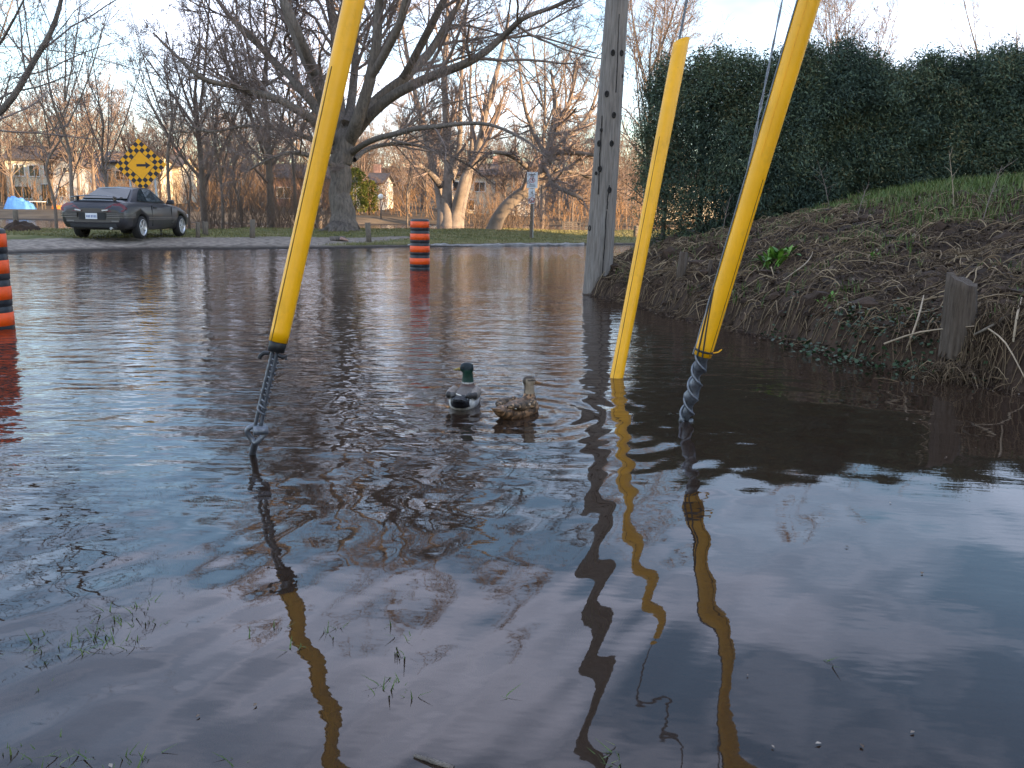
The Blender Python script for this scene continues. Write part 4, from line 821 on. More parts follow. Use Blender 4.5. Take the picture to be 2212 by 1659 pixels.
# unseen block added to keep the low sun off the flooded road
bf = empty('added_shade_block', (84, -41.5, 0), 0, 'tall brick block out of view, added to shade the flooded road', 'shade caster')
bm = bmesh.new(); box(bm, (0, 0, 12.0), (16, 77, 25)); bm_obj('wall', bm, M['pinkbrick'], bf)
bm = bmesh.new(); box(bm, (0, 0, 24.7), (16.6, 77.6, 0.4)); bm_obj('roof', bm, M['roof'], bf)
wm_ = None
for fl in range(7):
    for k in range(15):
        if wm_ is None:
            bm = bmesh.new(); box(bm, (0, 0, 0), (0.12, 1.8, 1.6)); o = bm_obj('window', bm, M['glass_dark'], bf); wm_ = o.data
        else: o = link('window', wm_, bf)
        o.location = (-8.02, -35 + k * 5.0, 2.6 + fl * 3.2)

# ------------------------------------------------------------------ utility pole
pb = on_z(1290, 634); zc = zc_of(pb)
P0 = at(1289, 634, zc); P1 = at(1334, 0, zc - 0.82); ax = (P1 - P0) / np.linalg.norm(P1 - P0)
up_ = empty('utility_pole', (*P0[:2], -0.5), 0, 'thick weathered grey wooden utility pole at the corner of the bank', 'pole')
q0, q1 = P0 - ax * 0.5, P0 + ax * 11.0
r0, r1 = 31.0 * zc / FPX, 11.0 * zc / FPX
bm = bmesh.new(); nz_, nk = 46, 28; rings = []
X_ = np.cross(ax, [0, 1, 0]); X_ /= np.linalg.norm(X_); Y_ = np.cross(ax, X_)
def pole_r(t, a): 
    return (r0 + (r1 - r0) * t) * (1 + 0.028 * math.sin(3 * a + 5 * t) + 0.02 * math.sin(7 * a - 9 * t) + 0.016 * (float(vnoise(a * 6, t * 40, 1, 77)) - 0.5))
for i in range(nz_):
    t = i / (nz_ - 1); c = q0 + (q1 - q0) * t
    rings.append([bm.verts.new(Vector(c + pole_r(t, 2 * math.pi * k / nk) * (math.cos(2 * math.pi * k / nk) * X_ + math.sin(2 * math.pi * k / nk) * Y_)) - up_.location) for k in range(nk)])
for i in range(nz_ - 1):
    for k in range(nk): bm.faces.new((rings[i][k], rings[i][(k + 1) % nk], rings[i + 1][(k + 1) % nk], rings[i + 1][k])).smooth = True
bm.faces.new(rings[-1])
bm_obj('pole_shaft', bm, M['pole'], up_)
def on_cyl(px, py, A, B, ra, rb):
    """first hit of a pixel ray with a tapered shaft -> point, outward normal"""
    d = ray(px, py); d = d / np.linalg.norm(d); axv = B - A; Lx = np.linalg.norm(axv); axv = axv / Lx
    best = None
    for t in np.linspace(2.5, 16, 5400):
        p = CAM + d * t; h_ = (p - A) @ axv; rr = ra + (rb - ra) * h_ / Lx; v = p - A - axv * h_
        if np.linalg.norm(v) < rr: return p, v / np.linalg.norm(v)
    return None, None
for i, (zx, zy) in enumerate([(703, 305), (752, 307), (667, 543), (708, 666), (623, 830), (695, 830), (627, 977), (683, 1100), (570, 1320), (636, 752), (606, 1003), (756, 440)]):
    px, py = (zx / 2.37 + 1200) * 0.8848, (zy / 2.37) * 0.8848
    p, nrm = on_cyl(px, py, q0, q1, r0, r1)
    if p is None: continue
    s = 0.028 if i < 9 else 0.017
    bm = bmesh.new(); q = Vector(nrm).to_track_quat('Z', 'Y'); n_ = 12; L0 = Vector(p) - up_.location
    rg_ = [[bm.verts.new(L0 + q @ Vector((s * f * math.cos(2 * math.pi * k / n_) * 0.85, s * f * math.sin(2 * math.pi * k / n_) * 1.25, z)) ) for k in range(n_)] for f, z in ((1.35, -0.01), (1.2, 0.014), (0.75, 0.016), (0.55, 0.004))]
    for a_, b_ in zip(rg_[:-1], rg_[1:]):
        for k in range(n_): bm.faces.new((a_[k], a_[(k + 1) % n_], b_[(k + 1) % n_], b_[k])).smooth = True
    bm.faces.new(rg_[-1]); bm_obj('knot', bm, M['hole'], up_)
M['crack'] = M['hole']
bm = bmesh.new()
for (x0, y0, x1, y1) in [(1310, 455, 1300, 620), (1316, 400, 1311, 452), (1338, 30, 1330, 200), (1300, 250, 1292, 420)]:
    pts = []
    for t in np.linspace(0, 1, 9):
        p, nrm = on_cyl(x0 + (x1 - x0) * t + random.uniform(-0.8, 0.8), y0 + (y1 - y0) * t, q0, q1, r0, r1)
        if p is not None: pts.append(Vector(p + nrm * 0.002) - up_.location)
    for a_, b_ in zip(pts[:-1], pts[1:]): cyl(bm, a_, b_, 0.007, 0.007, 6)
bm_obj('drying_crack', bm, M['hole'], up_).__setitem__('kind', 'stuff')

# ------------------------------------------------------------------ guy wires with yellow guards
def lerp(a, b, t): return a + (b - a) * t
def frame(ax):
    x = np.cross(ax, [0, 1, 0]); x /= np.linalg.norm(x); y = np.cross(x, ax); return x, y      # y points away from the viewer
def guard(e, A, B, ra, rb, open_top=False, slit=None):
    """a long plastic sleeve rolled round the wire: outer wall, thickness, overlapped lip"""
    O = np.array(e.location); ax = (B - A) / np.linalg.norm(B - A); x, y = frame(ax)
    bm = bmesh.new(); n_, nk = 40, 30; th = 0.004
    outs, ins = [], []
    for i in range(n_):
        t = i / (n_ - 1); c = lerp(A, B, t); r = ra + (rb - ra) * t
        wob = 1 + 0.015 * math.sin(9 * t + 1)
        ro_, ri_ = [], []
        for k in range(nk):
            a = 2 * math.pi * k / nk; sh = 0.0
            if open_top and t > 0.985: sh = -0.030 * math.cos(a) - 0.015 + (0 if math.cos(a) > -0.6 else 0)
            dirv = math.cos(a) * x + math.sin(a) * y
            ro_.append(bm.verts.new(Vector(c + dirv * r * wob + ax * sh - O))); ri_.append(bm.verts.new(Vector(c + dirv * (r * wob - th) + ax * sh - O)))
        outs.append(ro_); ins.append(ri_)
    for i in range(n_ - 1):
        for k in range(nk):
            k2 = (k + 1) % nk
            bm.faces.new((outs[i][k], outs[i][k2], outs[i + 1][k2], outs[i + 1][k])).smooth = True
            bm.faces.new((ins[i][k2], ins[i][k], ins[i + 1][k], ins[i + 1][k2])).smooth = True
    for k in range(nk):
        k2 = (k + 1) % nk
        bm.faces.new((outs[0][k2], outs[0][k], ins[0][k], ins[0][k2])); bm.faces.new((outs[-1][k], outs[-1][k2], ins[-1][k2], ins[-1][k]))
    return bm_obj('guard', bm, M['yellow'], e)
def seam(e, A, B, ra, rb, ang, t0, t1, w, par, material='seam'):
    O = np.array(e.location); ax = (B - A) / np.linalg.norm(B - A); x, y = frame(ax); bm = bmesh.new(); prev = None
    for t in np.linspace(t0, t1, 30):
        c = lerp(A, B, t); r = ra + (rb - ra) * t; r *= 1 + 0.015 * math.sin(9 * t + 1)
        row = []
        for s_, h_ in ((-1.6, -0.0012), (-1, 0.0018), (1, 0.0018), (1.6, -0.0012)):
            a = ang + s_ * w * (0.7 + 0.5 * math.sin(37 * t) ** 2) / r
            row.append(bm.verts.new(Vector(c + (math.cos(a) * x + math.sin(a) * y) * (r + h_) - O)))
        if prev:
            for j in range(3): bm.faces.new((prev[j], prev[j + 1], row[j + 1], row[j]))
        prev = row
    return bm_obj('seam', bm, M[material], par)
def strand(e, name, pts, r, material='wire', par=None, k=8, twist=False):
    O = np.array(e.location)
    V, F = curve_tube([p - O for p in pts], [r] * len(pts), k, 1)
    return link(name, mesh_np(name, V, F, M[material]), par or e)
def helix(A, B, rad, turns, ph, n=90):
    ax = (B - A) / np.linalg.norm(B - A); x, y = frame(ax)
    return [lerp(A, B, t) + rad * (math.cos(2 * math.pi * turns * t + ph) * x + math.sin(2 * math.pi * turns * t + ph) * y) for t in np.linspace(0, 1, n)]
def twisted_wire(e, name, A, B, r, pitch=0.12):
    """three strands laid round each other"""
    L = np.linalg.norm(B - A); parts = []; O = np.array(e.location); n_ = int(min(400, L / pitch * 8))
    for j in range(3): parts.append(curve_tube([p - O for p in helix(A, B, r * 0.55, L / pitch, j * 2.09, n_)], [r * 0.52] * n_, 5, 1))
    V, F = join(parts); o = link(name, mesh_np(name, V, F, M['wire']), e); return o

# left guy: eye and grip stand clear of the water
A0 = on_z(545, 980); Gb = at(601, 738, 3.90); Gt_px = at(765, 0, 3.76); d_ = (Gt_px - Gb) / np.linalg.norm(Gt_px - Gb); Gt = Gt_px + d_ * 0.32
e = empty('guy_anchor', A0, 0, 'left guy wire with long yellow guard and bare galvanised grip above its anchor eye', 'guy wire', 'guy wires with yellow guards')
g1 = guard(e, Gb, Gt, 0.0405, 0.0455); seam(e, Gb, Gt, 0.0405, 0.0455, -1.02, 0.0, 0.66, 0.0016, g1)
bm = bmesh.new(); O = Vector(A0); cyl(bm, Vector(Gb - d_ * 0.045) - O, Vector(Gb + d_ * 0.012) - O, 0.036, 0.039, 20); bm_obj('tape_collar', bm, M['tape'], e)
x_, y_ = frame(d_)
for s_, a_ in ((-1, 0.25), (1, -0.35)):
    p = Gb - d_ * 0.055
    strand(e, 'tape_end', [p + x_ * s_ * 0.02 - y_ * 0.03, p + x_ * s_ * 0.042 - y_ * 0.03 - d_ * 0.004, p + x_ * s_ * 0.055 - y_ * 0.03 - d_ * (0.02 if s_ > 0 else -0.004), p + x_ * s_ * 0.058 - y_ * 0.03 - d_ * (0.034 if s_ > 0 else 0.012)], 0.009, 'tape')
Eye = at(556, 925, 4.06); Gs = Gb - d_ * 0.05
for off in (-0.010, 0.010):                                  # the two flat legs of the dead-end
    strand(e, 'grip_leg', [Gs + x_ * off - y_ * 0.016, lerp(Gs, Eye, 0.5) + x_ * off - y_ * 0.016, Eye + (Gs - Eye) * 0.04 + x_ * off * 1.3], 0.0085, 'galv')
gp = lerp(Gs, Eye, 0.03); ge = lerp(Gs, Eye, 0.80)
for j in range(2): strand(e, 'grip_strand', helix(gp, ge, 0.0175, 5.0, j * 3.14, 150), 0.0062, 'galv', k=7)
ec = at(553, 938, 4.07); xx = np.array([1.0, 0, 0]); zz = np.array([0.12, 0.0, 1.0]); zz /= np.linalg.norm(zz)
strand(e, 'anchor_eye', [ec + 0.046 * math.cos(a) * xx * (0.8 + 0.4 * math.sin(a)) + 0.040 * math.sin(a) * zz + np.array([0, 0.006 * math.sin(2 * a), 0]) for a in np.linspace(-math.pi / 2, 1.5 * math.pi, 37)], 0.0125, 'galv', k=10)
bm = bmesh.new(); cyl(bm, Vector(at(563, 930, 4.03)) - O + Vector((-0.03, -0.012, 0)), Vector(at(563, 930, 4.03)) - O + Vector((0.03, 0.012, 0)), 0.02, 0.02, 14); bm_obj('thimble', bm, M['galv'], e)
rodb = A0 + (A0 - ec) / np.linalg.norm(A0 - ec) * 0.35
strand(e, 'anchor_rod', [ec - zz * 0.036, A0, rodb], 0.0165, 'galv', k=12)
twisted_wire(e, 'wire', Gt - d_ * 0.1, Gt + d_ * 9.0, 0.006)

# middle guy: the guard itself goes down into the water
Gb = on_z(1332, 815); Gt = at(1473, 84, 6.45); d_ = (Gt - Gb) / np.linalg.norm(Gt - Gb); Gb2 = Gb - d_ * 0.5
e = empty('guy_anchor', (*Gb[:2], -0.5), 0, 'middle guy wire whose yellow guard runs straight down into the water', 'guy wire', 'guy wires with yellow guards')
g1 = guard(e, Gb2, Gt, 0.045, 0.056, True); seam(e, Gb2, Gt, 0.045, 0.056, -0.95, 0.1, 0.75, 0.0014, g1)
x_, y_ = frame(d_)
bm = bmesh.new(); O = Vector(e.location); cyl(bm, Vector(Gt - d_ * 0.10) - O, Vector(Gt - d_ * 0.06) - O, 0.0505, 0.0505, 22); bm_obj('inner_plug', bm, M['seam'], g1)
twisted_wire(e, 'wire', Gt - d_ * 0.16 + x_ * 0.022 - y_ * 0.030, Gt + d_ * 9.0 + x_ * 0.022, 0.010)
# right guy: guard split open at its foot, grip wrapped above the shackle
A0 = on_z(1480, 908); Gb = at(1518, 768, 4.78); Gp = at(1748, 0, 4.25); d_ = (Gp - Gb) / np.linalg.norm(Gp - Gb); Gt = Gp + d_ * 0.32
e = empty('guy_anchor', A0, 0, 'right guy wire with yellow guard split at its foot over a bulky wrapped grip', 'guy wire', 'guy wires with yellow guards')
g1 = guard(e, Gb, Gt, 0.0465, 0.0535); seam(e, Gb, Gt, 0.0465, 0.0535, -2.15, 0.0, 0.45, 0.0012, g1); seam(e, Gb, Gt, 0.0465, 0.0535, -1.2, 0.5, 1.0, 0.0012, g1, 'yellow')
O = np.array(e.location); x_, y_ = frame(d_)
for a0, a1, t1, w in ((-1.35, -0.25, 0.17, 0.004), (-0.75, -0.1, 0.16, 0.005)):       # dark wires hanging in the slit
    pts = []
    for t in np.linspace(0.0, t1, 9):
        c = lerp(Gb, Gt, t); a = a0 + (a1 - a0) * t / t1; pts.append(c + (math.cos(a) * x_ + math.sin(a) * y_) * 0.0495)
    strand(e, 'loose_wire', pts, w, 'tape')
bm = bmesh.new(); cyl(bm, Vector(Gb + d_ * 0.022 - O), Vector(Gb + d_ * 0.034 - O), 0.0485, 0.0485, 22); bm_obj('binding', bm, M['tape'], e)
strand(e, 'tie_end', [Gb + d_ * 0.03 - x_ * 0.045 - y_ * 0.02, Gb + d_ * 0.04 - x_ * 0.07 - y_ * 0.02, Gb + d_ * 0.06 - x_ * 0.085 - y_ * 0.02], 0.004, 'yellow')
gA = A0 + (Gb - A0) * 0.02; core = []
bm = bmesh.new(); prev = None
for i, t in enumerate(np.linspace(0, 1, 26)):
    c = lerp(Gb + d_ * 0.02, gA, t); r = 0.028 + 0.008 * math.sin(t * 13) + 0.006 * math.sin(t * 29 + 1) + 0.004 * t
    if t > 0.93: r *= 0.8
    row = [bm.verts.new(Vector(c + (math.cos(2 * math.pi * k / 18) * x_ + math.sin(2 * math.pi * k / 18) * y_) * r * (1 + 0.12 * math.sin(3 * 2 * math.pi * k / 18 + t * 20)) - O)) for k in range(18)]
    if prev:
        for k in range(18): bm.faces.new((prev[k], prev[(k + 1) % 18], row[(k + 1) % 18], row[k])).smooth = True
    prev = row
bm_obj('wrapped_grip', bm, M['galv'], e)
for j in range(2): strand(e, 'grip_strand', helix(Gb, gA, 0.036, 2.2, j * 3.1, 70), 0.0075, 'galv', k=7)
for s_ in (-1, 1):
    bm = bmesh.new(); p = gA + x_ * s_ * 0.026 - y_ * 0.02; cyl(bm, Vector(p - x_ * 0.012 - O), Vector(p + x_ * 0.012 - O), 0.017, 0.017, 8); bm_obj('clamp_nut', bm, M['wire'], e)
strand(e, 'anchor_rod', [gA, A0, A0 - d_ * 0.5], 0.017, 'galv', k=10)
twisted_wire(e, 'wire', Gt - d_ * 0.1, Gt + d_ * 8.0, 0.006)
edge = [lerp(Gb, Gt, t) + x_ * (0.0465 + 0.007 * t + 0.004) - y_ * 0.004 for t in np.linspace(0.16, 1.0, 12)]; strand(e, 'edge_wire', edge, 0.0045, 'wire')
# a second, bare strand from the same anchor
A1 = at(1498, 765, 4.92); B1 = at(1690, 0, 4.75); M1 = at(1603, 425, 4.84); d1 = (B1 - M1) / np.linalg.norm(B1 - M1)
e2 = empty('guy_strand', A1, 0, 'bare steel strand running up just left of the right yellow guard', 'wire')
parts = []
ln = smooth_line(np.array([A1, at(1548, 600, 4.88), M1, B1, B1 + d1 * 6]), 40); o1 = np.array(e2.location)
for j in range(2):
    q = ln - o1; s = np.cumsum(np.concatenate([[0], np.linalg.norm(np.diff(ln, axis=0), axis=1)])); q = q + 0.0036 * (np.cos(s / 0.05 + j * 3.14)[:, None] * np.array([1, 0, 0]) + np.sin(s / 0.05 + j * 3.14)[:, None] * np.array([0, 1, 0]))
    parts.append(tubes(q[None], np.full((1, len(q)), 0.0038), 6))
V, F = join(parts); link('wire', mesh_np('wire', V, F, M['galv']), e2)

# ------------------------------------------------------------------ striped drums
def lathe(bm, prof, n=36, cap_top=True, cap_bot=True, mi=0):
    rows = [[bm.verts.new((r * math.cos(2 * math.pi * k / n), r * math.sin(2 * math.pi * k / n), z)) for k in range(n)] for r, z in prof]
    for a_, b_ in zip(rows[:-1], rows[1:]):
        for k in range(n):
            f = bm.faces.new((a_[k], a_[(k + 1) % n], b_[(k + 1) % n], b_[k])); f.smooth = True; f.material_index = mi
    if cap_bot: bm.faces.new(rows[0][::-1])
    if cap_top: bm.faces.new(rows[-1])
def drum(px, py, z_first, label, handle, rz=0.0, tilt=(0, 0)):
    p = on_z(px, py); e = empty('traffic_drum', (p[0], p[1], -0.22), rz, label, 'traffic drum', 'orange and black drums in the flooded road'); e.rotation_euler = (tilt[0], tilt[1], rz)
    z0 = z_first + 0.22; per = 0.242; R0, R1 = 0.205, 0.187; top = z0 + 3 * per + 0.125
    rr = lambda z: R0 + (R1 - R0) * z / top
    prof = [(0.24, -0.06), (0.24, 0.02), (R0, 0.04)]
    for i in range(-1, 4):
        za = z0 + i * per + 0.125
        if za + 0.117 < 0.06: continue
        zs = [(za, 0), (za + 0.05, 0.0), (za + 0.058, -0.008), (za + 0.064, 0.003), (za + 0.11, 0.003)] if i < 3 else [(za, 0)]
        prof += [(rr(z) + d, z) for z, d in zs if z > 0.05]
    prof += [(R1 - 0.002, top + 0.028), (R1 - 0.02, top + 0.045), (0.0001, top + 0.05)]
    bm = bmesh.new(); lathe(bm, prof, cap_top=False); bm_obj('drum_body', bm, M['drum_black'], e)
    for i in range(4):
        z = z0 + i * per; bm = bmesh.new(); q = [(rr(z) - 0.003, z), (rr(z) + 0.0045, z + 0.003), (rr(z + 0.06) + 0.0045, z + 0.06), (rr(z + 0.122) + 0.0045, z + 0.122), (rr(z + 0.125) - 0.003, z + 0.125)]
        lathe(bm, q, cap_top=False, cap_bot=False); bm_obj('orange_band', bm, M['orange'], e)
    bm = bmesh.new(); box(bm, (-0.06, 0, top + 0.12), (0.035, 0.06, 0.16), bevel=0.01); box(bm, (0.06, 0, top + 0.12), (0.035, 0.06, 0.16), bevel=0.01); box(bm, (0, 0, top + 0.195), (0.155, 0.06, 0.035), bevel=0.012)
    if handle: bm_obj('handle', bm, M['drum_black'], e)
    else: bm.free()
drum(907, 579, 0.080, 'orange and black striped drum standing far out in the flooded road', False, 0.3, (0, 0.0))
drum(-22, 706, 0.018, 'nearer orange and black striped drum cut off by the frame edge', True, 0.2, (0, R(0.6)))

# ------------------------------------------------------------------ chequered arrow sign
zs = 27.3; c = at(304, 357, zs); gp_ = at(304, 500, zs); gz = float(ground_z(c[0], c[1])); U = zs / FPX
e = empty('warning_sign', (c[0], c[1], gz), 0, 'amber and black chequered diamond sign with arrow behind the grey car', 'road sign')
side = 112 * U / math.sqrt(2); cz = c[2] - gz
Rm = Matrix.Rotation(R(-3.0), 4, 'Y') @ Matrix.Rotation(R(45), 4, 'Y')
bm = bmesh.new(); box(bm, (0, 0.012, 0), (side, 0.012, side)); bmesh.ops.transform(bm, matrix=Matrix.Translation((0, 0, cz)) @ Rm, verts=bm.verts[:]); pn = bm_obj('sign_panel', bm, M['sign_yellow'], e)
bm = bmesh.new(); s9 = side / 9
for i in range(9):
    for j in range(9):
        if 2 <= i <= 6 and 2 <= j <= 6: continue
        if (i + j) % 2 == 1: box(bm, (-side / 2 + (i + 0.5) * s9, 0.004, -side / 2 + (j + 0.5) * s9), (s9 * 0.97, 0.004, s9 * 0.97))
for k_ in range(4):
    a = k_ * math.pi / 2; box(bm, (2.5 * s9 * math.cos(a), 0.0045, 2.5 * s9 * math.sin(a)), (0.012 if k_ % 2 == 0 else 5 * s9, 0.003, 5 * s9 if k_ % 2 == 0 else 0.012))
bmesh.ops.transform(bm, matrix=Matrix.Translation((0, 0, cz)) @ Rm, verts=bm.verts[:]); ck = bm_obj('chequer_print', bm, M['sign_black'], pn); ck['kind'] = 'stuff'
bm = bmesh.new(); u = U * 0.1085 * 8.0 / 8.85
k = 112 * U / 1200
for pts in ([(-100, -28), (110, -28), (110, -75), (225, 0), (110, 78), (110, 28), (-100, 28)],):
    vs1 = [bm.verts.new((x * k, 0.002, z * k)) for x, z in pts]; vs0 = [bm.verts.new((x * k, 0.006, z * k)) for x, z in pts]
    bm.faces.new(vs1); bm.faces.new(vs0[::-1])
    for i in range(len(pts)): bm.faces.new((vs1[i], vs1[(i + 1) % len(pts)], vs0[(i + 1) % len(pts)], vs0[i]))
bmesh.ops.transform(bm, matrix=Matrix.Translation((0, 0, cz)) @ Matrix.Rotation(R(-1), 4, 'Y'), verts=bm.verts[:]); bm_obj('arrow', bm, M['sign_black'], pn)
for sx, lean in ((-0.36, 0.0), (0.36, 0.16)):
    bm = bmesh.new(); L = cz + 0.25; rr_ = Matrix.Rotation(-math.atan(lean * 0.6), 3, 'Y')
    x0 = sx + lean; x1 = sx - 0.02
    cyl(bm, (x0, 0.055, -0.3), (x1, 0.055, cz + 0.3), 0.032, 0.032, 8); bm_obj('post', bm, M['steel_post'], e)
# ------------------------------------------------------------------ parking sign
p = hit(1147, 514); zc = zc_of(p); U = zc / FPX
e = empty('parking_sign', p, 0, 'white no parking sign stacked above two smaller plates on a post at the lawn edge', 'road sign')
hz = lambda y: (514 - y) * U * 1.02
bm = bmesh.new(); box(bm, (0, 0.05, hz(378) / 2 - 0.15), (0.105, 0.08, hz(378) + 0.3)); bm_obj('post', bm, M['stake'], e)
bm = bmesh.new(); box(bm, (0.072, 0.03, hz(411) / 2 - 0.15), (0.03, 0.03, hz(411) + 0.3)); bm_obj('steel_channel', bm, M['steel_post'], e)
def ring_print(bm, cx, cz, r, w, y=-0.012):
    n_ = 24
    for k in range(n_):
        a, b_ = 2 * math.pi * k / n_, 2 * math.pi * (k + 1) / n_
        q = [bm.verts.new((cx + rr * math.cos(t), y, cz + rr * math.sin(t))) for rr, t in ((r, a), (r, b_), (r - w, b_), (r - w, a))]; bm.faces.new(q)
    box(bm, (cx, y, cz), (2 * r - w, 0.002, w * 0.9), Matrix.Rotation(R(45), 3, 'Y'))
pw = 23 * U
bm = bmesh.new(); box(bm, (0.0, 0, (hz(378) + hz(411)) / 2), (pw, 0.006, hz(378) - hz(411)), bevel=0.002); pl = bm_obj('plate', bm, M['sign_white'], e)
bm = bmesh.new(); ring_print(bm, 0.0, hz(394.5), 5.6 * U, 0.9 * U); bm_obj('prohibition_ring', bm, M['sign_red'], pl)
bm = bmesh.new()
for zz_, ww in ((383.5, 0.72), (386.2, 0.36), (404.5, 0.55), (407, 0.62)): box(bm, (0, -0.0055, hz(zz_)), (pw * ww, 0.003, 1.1 * U))
box(bm, (0.0, -0.0055, hz(394.5)), (1.3 * U, 0.003, 6.5 * U)); bm_obj('printed_lines', bm, M['sign_black'], pl)['kind'] = 'stuff'
bm = bmesh.new(); box(bm, (-0.01, 0, (hz(412) + hz(428)) / 2), (14 * U, 0.006, hz(412) - hz(428))); pl = bm_obj('plate', bm, M['sign_white'], e)
bm = bmesh.new(); box(bm, (0, -0.0055, hz(420)), (2 * U, 0.003, 5 * U)); box(bm, (0, -0.0055, hz(425)), (8 * U, 0.003, 1 * U)); bm_obj('printed_lines', bm, M['sign_black'], pl)['kind'] = 'stuff'
bm = bmesh.new(); box(bm, (-0.01, 0, (hz(428.6) + hz(443)) / 2), (14 * U, 0.006, hz(428.6) - hz(443))); pl = bm_obj('plate', bm, M['sign_white'], e)
bm = bmesh.new(); ring_print(bm, -0.01, hz(435.8), 5.8 * U, 1.3 * U); bm_obj('prohibition_ring', bm, M['sign_red'], pl)
# ------------------------------------------------------------------ short wooden posts, kerb, log
for px, y0, y1, w, lab in [(427, 513, 481, 5, 'short pale wooden post nearest the bonnet of the grey car'), (443, 508, 479, 6.5, 'short dark wooden post beside the pale one'), (545, 514, 475, 6, 'short dark wooden post alone on the gravel edge'), (798, 523, 482, 6.5, 'short leaning wooden post right of the great trunk'), (1372, 512, 488, 5, 'short wooden post seen between the pole and the bank')]:
    p = hit(px, y0); U = zc_of(p) / FPX; h_ = (y0 - y1) * U; r_ = w * U * 0.95
    bm = bmesh.new(); cyl(bm, (0, 0, -0.2), (0.03 if px != 798 else -0.05, 0, h_), r_, r_ * 0.92, 12)
    for v in bm.verts: v.co += Vector((random.uniform(-1, 1), random.uniform(-1, 1), random.uniform(-1, 1) * 1.2)) * r_ * 0.13
    o = bm_obj('wooden_post', bm, M['stake']); o.location = p; tag(o, lab, 'post', 'short posts along the lawn edge')
bm = bmesh.new(); prev = None; random.seed(12)
kx = np.linspace(880, 1262, 40)
for i, x in enumerate(kx):
    p = at(x, 530, 0); q = on_z(x, np.interp(x, [880, 1262], [533.2, 530.4])); hgt = 0.075 + random.uniform(-0.035, 0.02)
    row = [bm.verts.new((q[0], q[1] + dy + random.uniform(-0.01, 0.01), z)) for dy, z in ((-0.02, -0.15), (0.0, hgt - 0.02), (0.03, hgt), (0.32, hgt + 0.015), (0.36, -0.1))]
    if prev:
        for j in range(4): bm.faces.new((prev[j], prev[j + 1], row[j + 1], row[j]))
    prev = row
tag(bm_obj('kerb', bm, M['concrete']), 'pale worn kerb between the flooded road and the lawn', kind='structure')
p = hit(735, 521); e = empty('fallen_log', p, 0, 'broken brown log lying on the lawn before the great tree', 'log')
bm = bmesh.new(); U = zc_of(p) / FPX
cyl(bm, (-22 * U, 0, 0.04), (10 * U, 0.1, 0.09), 0.09, 0.07, 10); 
for v in bm.verts: v.co += Vector((random.uniform(-1, 1), random.uniform(-1, 1), random.uniform(-1, 1))) * 0.02
bm_obj('log_wood', bm, M['bark'], e); bm = bmesh.new(); cyl(bm, (2 * U, -0.1, 0.1), (16 * U, 0.05, 0.02), 0.05, 0.03, 8); bm_obj('broken_limb', bm, M['pinkbrick'], e)

# ------------------------------------------------------------------ left side clutter
p = hit(52, 497); U = zc_of(p) / FPX
bm = bmesh.new(); n1, n2 = 40, 24
grid = [[None] * n1 for _ in range(n2)]
for j in range(n2):
    for i in range(n1):
        x = -1 + 2 * i / (n1 - 1); y = -1 + 2 * j / (n2 - 1); r = max(0, 1 - (abs(x + 0.25 * (1 - abs(y))) ** 1.4 + y * y)); 
        z = 24 * U * r ** 0.8 + (0.10 * (float(vnoise(x * 4, y * 4, 1, 5)) - 0.5) + 0.06 * (float(vnoise(x * 11, y * 11, 1, 6)) - 0.5)) * min(1, r * 4) - 0.06
        grid[j][i] = bm.verts.new((x * 36 * U, y * 0.8, z))
for j in range(n2 - 1):
    for i in range(n1 - 1): bm.faces.new((grid[j][i], grid[j][i + 1], grid[j + 1][i + 1], grid[j + 1][i])).smooth = True
o = bm_obj('dirt_mound', bm, M['soil']); o.location = p; tag(o, 'mound of dark dirt on the gravel between the near drum and the grey car', 'dirt mound')
bm = bmesh.new(); p2 = p + np.array([-13 * U, -0.1, 0]); cyl(bm, (0, 0, -0.1), (0.02, 0, 42 * U), 6 * U, 5.2 * U, 10)
for v in bm.verts: v.co += Vector((random.uniform(-1, 1), random.uniform(-1, 1), random.uniform(-1, 1))) * 0.015
o = bm_obj('wooden_post', bm, M['stake']); o.location = p2; tag(o, 'dark post stub rising out of the dirt mound', 'post', 'short posts along the lawn edge')
M['tarp'] = mat('blue_tarpaulin', (0.10, 0.27, 0.62), 0.45, 0.15, 3, 0.03, 5)
M['orange_hull'] = mat('orange_plastic', (0.75, 0.22, 0.03), 0.45, 0.1, 4)
def far_pt(px, zc): 
    p = at(px, 470, zc); p[2] = float(ground_z(p[0], p[1])); return p
p = far_pt(46, 73); U = 73 / FPX
bm = bmesh.new(); n1 = 22; g2 = [[None] * n1 for _ in range(n1)]
for j in range(n1):
    for i in range(n1):
        x = -1 + 2 * i / (n1 - 1); y = -1 + 2 * j / (n1 - 1); ed = min(1, 3.5 * (1 - max(abs(x), abs(y))))
        ed = ed ** 0.7; z = ed * (21 * U * (0.45 + 0.55 * float(vnoise(x * 2.2, y * 2.2, 1, 9)) + 0.35 * float(vnoise(x * 5, y * 5, 1, 12)) - 0.2 * x)); g2[j][i] = bm.verts.new((x * 25 * U, y * 0.8, z - 0.03))
for j in range(n1 - 1):
    for i in range(n1 - 1): bm.faces.new((g2[j][i], g2[j][i + 1], g2[j + 1][i + 1], g2[j + 1][i])).smooth = True
o = bm_obj('tarpaulin', bm, M['tarp']); o.location = p; tag(o, 'bright blue tarpaulin draped over a heap across the water', 'tarp')
p = far_pt(84, 73.5); e = empty('garden_table', p, 0, 'small pale table beside the blue tarp across the water', 'table')
bm = bmesh.new(); box(bm, (0, 0, 0.62), (1.1, 0.6, 0.06)); bm_obj('tabletop', bm, M['trim'], e)
for sx in (-1, 1):
    for sy in (-1, 1):
        bm = bmesh.new(); box(bm, (sx * 0.48, sy * 0.24, 0.29), (0.07, 0.07, 0.6)); bm_obj('leg', bm, M['stake'], e)
p = far_pt(126, 74); bm = bmesh.new()
rows = []
